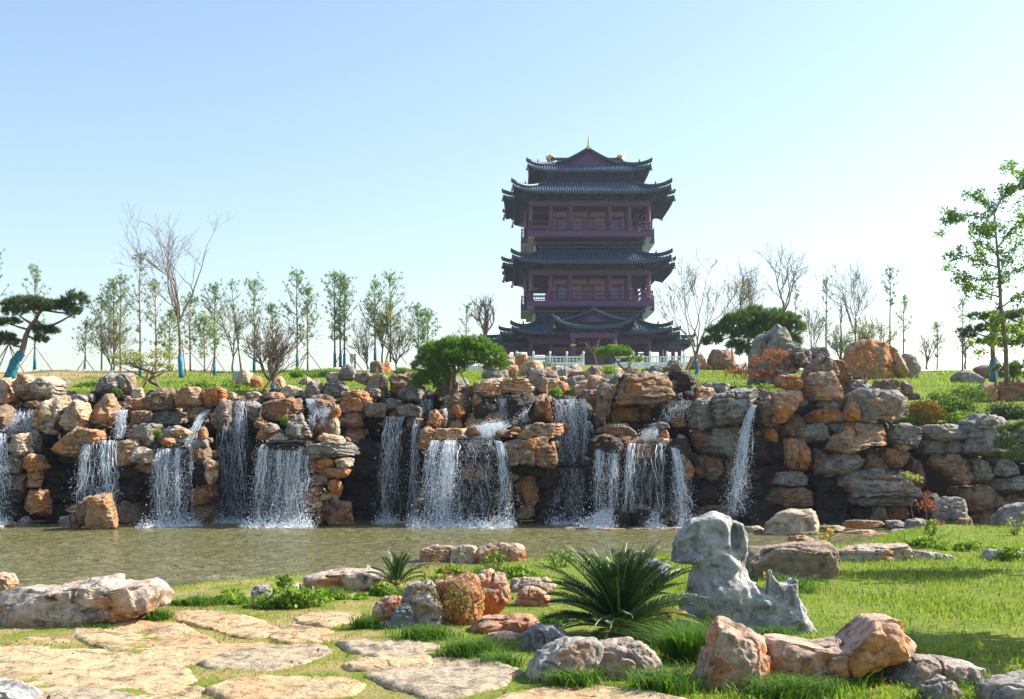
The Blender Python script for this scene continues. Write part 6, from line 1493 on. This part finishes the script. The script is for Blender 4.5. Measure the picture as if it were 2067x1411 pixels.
# far lawns behind the rockery
n = 70000; x = rs.uniform(-32, 34, n); y = rs.uniform(46, 76, n); k = np.abs(x/y) < .46; x, y = x[k], y[k]; k = rs.rand(len(x)) < np.clip(.5+nz2(x, y, .25, 5), .1, 1)*np.clip((x+24)/8, .06, 1); x, y = x[k], y[k]
grass_blades('upper_lawn_grass', np.stack([x, y, ground_z(x, y)-.02], 1), .16, .05, LF['grass'], rs, .6, 'grass of the upper lawn on the slope behind the rockery', 'grass')
def clump(px, py, rx, hpx, n, label, leaf='tallgrass', lean=1.15, w_=.010, name='grass_clump', cat='grass clump', d=None, zoff=0):
    d = d or ground_d(py); k = d/F; o = W(px, py, d); r_ = rs.normal(0, .5, (n,2))*rx*k*np.array([1,.7])*.8; z = ground_z(o[0]+r_[:,0], o[1]+r_[:,1])-o[2]+zoff; P = np.stack([r_[:,0], r_[:,1], z], 1)
    root = empty(name, o, label, cat); g_ = grass_blades('blades', P, hpx*k, w_, LF[leaf], rs, lean, parent=root); return root
clump(1385,1335,55,85,1500,'tall lush grass clump between the grey boulder pair and the tall orange boulder')
clump(1400,1300,60,60,700,'grass behind the tall lush clump, at the foot of the sculpted stone')
clump(1775,1352,75,85,1600,'tall arching grass clump in front of the saddle shaped boulder')
clump(1160,1392,60,40,700,'dark grass along the foot of the left grey boulder')
clump(1340,1400,70,50,900,'grass in the corner under the right grey boulder')
clump(1600,1408,110,45,1400,'grass fringe at the bottom edge under the saddle shaped boulder')
clump(950,1328,60,38,900,'lush dark grass before the low rust red rock')
clump(1010,1350,50,30,600,'grass right of the mottled paving stones')
clump(860,1290,70,30,800,'shaded grass at the foot of the vine covered cluster')
clump(740,1268,36,34,350,'fresh grass tuft left of the vine covered cluster')
clump(320,1250,32,24,350,'bright grass tuft at the right end of the long lying boulder')
clump(200,1268,50,14,300,'short tufts along the foot of the long lying boulder')
clump(1600,1195,60,40,500,'grass growing before the layered brown block')
clump(1560,1285,50,30,400,'grass at the right foot of the sculpted stone')
clump(1900,1390,60,24,400,'grass around the small grey rock in the bottom right corner')
clump(1280,1310,60,30,500,'grass under the fronds of the large cycad')
clump(1110,1260,40,26,260,'grass between the rust red rock and the large cycad')
# shore weeds
def weeds(px, py, rx, ry, n, label, leaf='weed', sz=.045, d=None, stems=10, **kw): return leaf_bush(px, py, rx, ry, label, int(px*3+py), leaf, n, sz, d=d, name='weeds', cat='weeds', stems=stems, depth_=.5, **kw)
weeds(585,1205,60,22,1100,'green shore weeds with small leaves left of the flat cream boulder')
weeds(575,1175,22,24,220,'taller upright weed stalks among the left shore weeds')
weeds(430,1212,75,9,900,'low creeping weeds along the shore left of the stump stone')
weeds(690,1205,50,10,500,'low weeds in front of the flat cream boulder')
weeds(860,1175,55,18,600,'light green weeds around the foot of the small cycad')
weeds(1045,1150,55,14,700,'weeds on the shore right of the rusty pond edge rocks')
weeds(1000,1130,26,26,160,'thin upright weed stems by the orange pitted rock')
weeds(1130,1120,45,24,260,'thin yellow green weeds behind the large cycad')
weeds(1860,1092,65,16,1300,'thick green weeds on the right shore below the red leaved shrub')
weeds(1930,1100,80,12,1100,'low weeds between the stepped slab and the right edge')
weeds(2030,1115,45,16,700,'weeds by the low grey rock at the right edge')
weeds(1880,1065,16,24,260,'upright bright green weed beside the red leaved shrub')
weeds(1290,1270,50,18,350,'broad leaved weeds at the foot of the large cycad', sz=.03)
weeds(2050,1060,18,20,120,'dry brown seed heads in front of the dark blue grey boulder','olive')
for i_, (px, py, rx, ry, n, wh) in enumerate(((365,1216,26,8,260,'just right of the long lying boulder'),(470,1204,34,12,500,'left of the stump stone'),(520,1222,30,8,350,'in front of the stump stone'),(640,1206,26,9,350,'under the flat cream boulder'),(770,1190,34,14,500,'left of the small cycad foot'),(920,1150,30,10,300,'behind the vine covered cluster'),(1085,1165,30,14,400,'left of the tops of the large cycad fronds'))):
    weeds(px, py, rx, ry, n, 'patch of green weeds on the pond shore '+wh)
for px, py, wh in ((410,1224,'on the shore right of the long boulder'),(545,1226,'below the stump stone'),(660,1212,'in front of the flat cream boulder'),(820,1208,'below the small cycad'),(985,1160,'behind the orange boulder of the cluster')):
    clump(px, py, 50, 26, 420, 'ragged grass '+wh, lean=1.3, w_=.008)
# vines over the cluster
def vines():
    rs = np.random.RandomState(99); d = ground_d(1262)-.1; o = W(915, 1265, d); root = empty('vine', o, 'dry reddish vine tangle draped over the middle rock cluster', 'vine'); m = MB(); C = []; k = d/F
    for i in range(90):
        x, y = rs.normal(915, 28), rs.uniform(1155, 1200); p = W(x, y, d)-o+np.array([0, rs.uniform(-.05,.25), 0]); Q = [p]; v = np.array([rs.normal(0,.6), -.35, rs.uniform(-.2,.5)])
        for s in range(9): v = norm(v+rs.normal(0,.3,3)+np.array([0,-.02,-.22])); p = p+v*.055; Q.append(p)
        m.tube(Q, .0028, 3, False); C += Q[3:]
    m.build('vine_stems', simple('vine_stem', (.26,.10,.06), .8), root)['kind'] = 'stuff'
    C = np.array(C); i = rs.rand(len(C)) < .75; V, Fc = leaf_mesh(C[i]+rs.normal(0,.012,(i.sum(),3)), .026, rs); mesh_obj('leaves', V, Fc, LF['weed'], root)['kind'] = 'stuff'
    i = rs.rand(len(C)) < .4; V, Fc = leaf_mesh(C[i]+rs.normal(0,.015,(i.sum(),3)), .024, rs); mesh_obj('dry_leaves', V, Fc, LF['rust'], root)['kind'] = 'stuff'
vines()
# utility box, white sign with its red post, blue flowers
d_ = snap_d(485, 778); o = W(484, 779, d_); k = d_/F; ub = empty('utility_box', o, 'grey utility box standing beside the cream boulder on the left lawn', 'utility box'); GB = simple('grey_paint', (.36,.37,.36), .5)
boxp('cabinet', GB, -16*k, 14*k, 0, .5, -.1, 26*k, parent=ub); boxp('cabinet_lid', GB, -17*k, 15*k, -.02, .52, 26*k, 28*k, parent=ub); boxp('cabinet_door', GB, -1*k, 12*k, -.012, -.002, .05, 23*k, parent=ub)
boxp('plinth', simple('concrete', (.35,.33,.30), .9), -20*k, 16*k, -.05, .55, -.2, .03, parent=ub)
d_ = snap_d(712, 744); o = W(710, 744, d_); k = d_/F; sg = empty('sign_board', o, 'blank white sign board with a dark red post right of the trio of pines', 'sign')
boxp('board', MARB, -4*k, 4*k, 0, .03, 12*k, 30*k, parent=sg); boxp('post', TW, 5*k, 8*k, -.02, .05, -.1, 30*k, parent=sg); boxp('leg', TW, -1*k, 1*k, .03, .05, -.1, 13*k, parent=sg)
# ------------------------------------------------------------------ the air
hm = bpy.data.materials.new('haze_air'); hm.use_nodes = True; t = hm.node_tree
for n in list(t.nodes): t.nodes.remove(n)
out = t.nodes.new('ShaderNodeOutputMaterial'); pv = t.nodes.new('ShaderNodeVolumePrincipled')
pv.inputs['Color'].default_value = (.72,.84,1,1); pv.inputs['Density'].default_value = .00028; pv.inputs['Anisotropy'].default_value = .4
t.links.new(pv.outputs[0], out.inputs['Volume'])
m = MB(); m.box(-910, 910, -310, 910, -8, 46); hz = m.build('haze', hm); hz['kind'] = 'stuff'
print('objects', len(bpy.data.objects), 'tris', sum(len(o.data.loops)-2*len(o.data.polygons) for o in bpy.data.objects if o.type == 'MESH'))
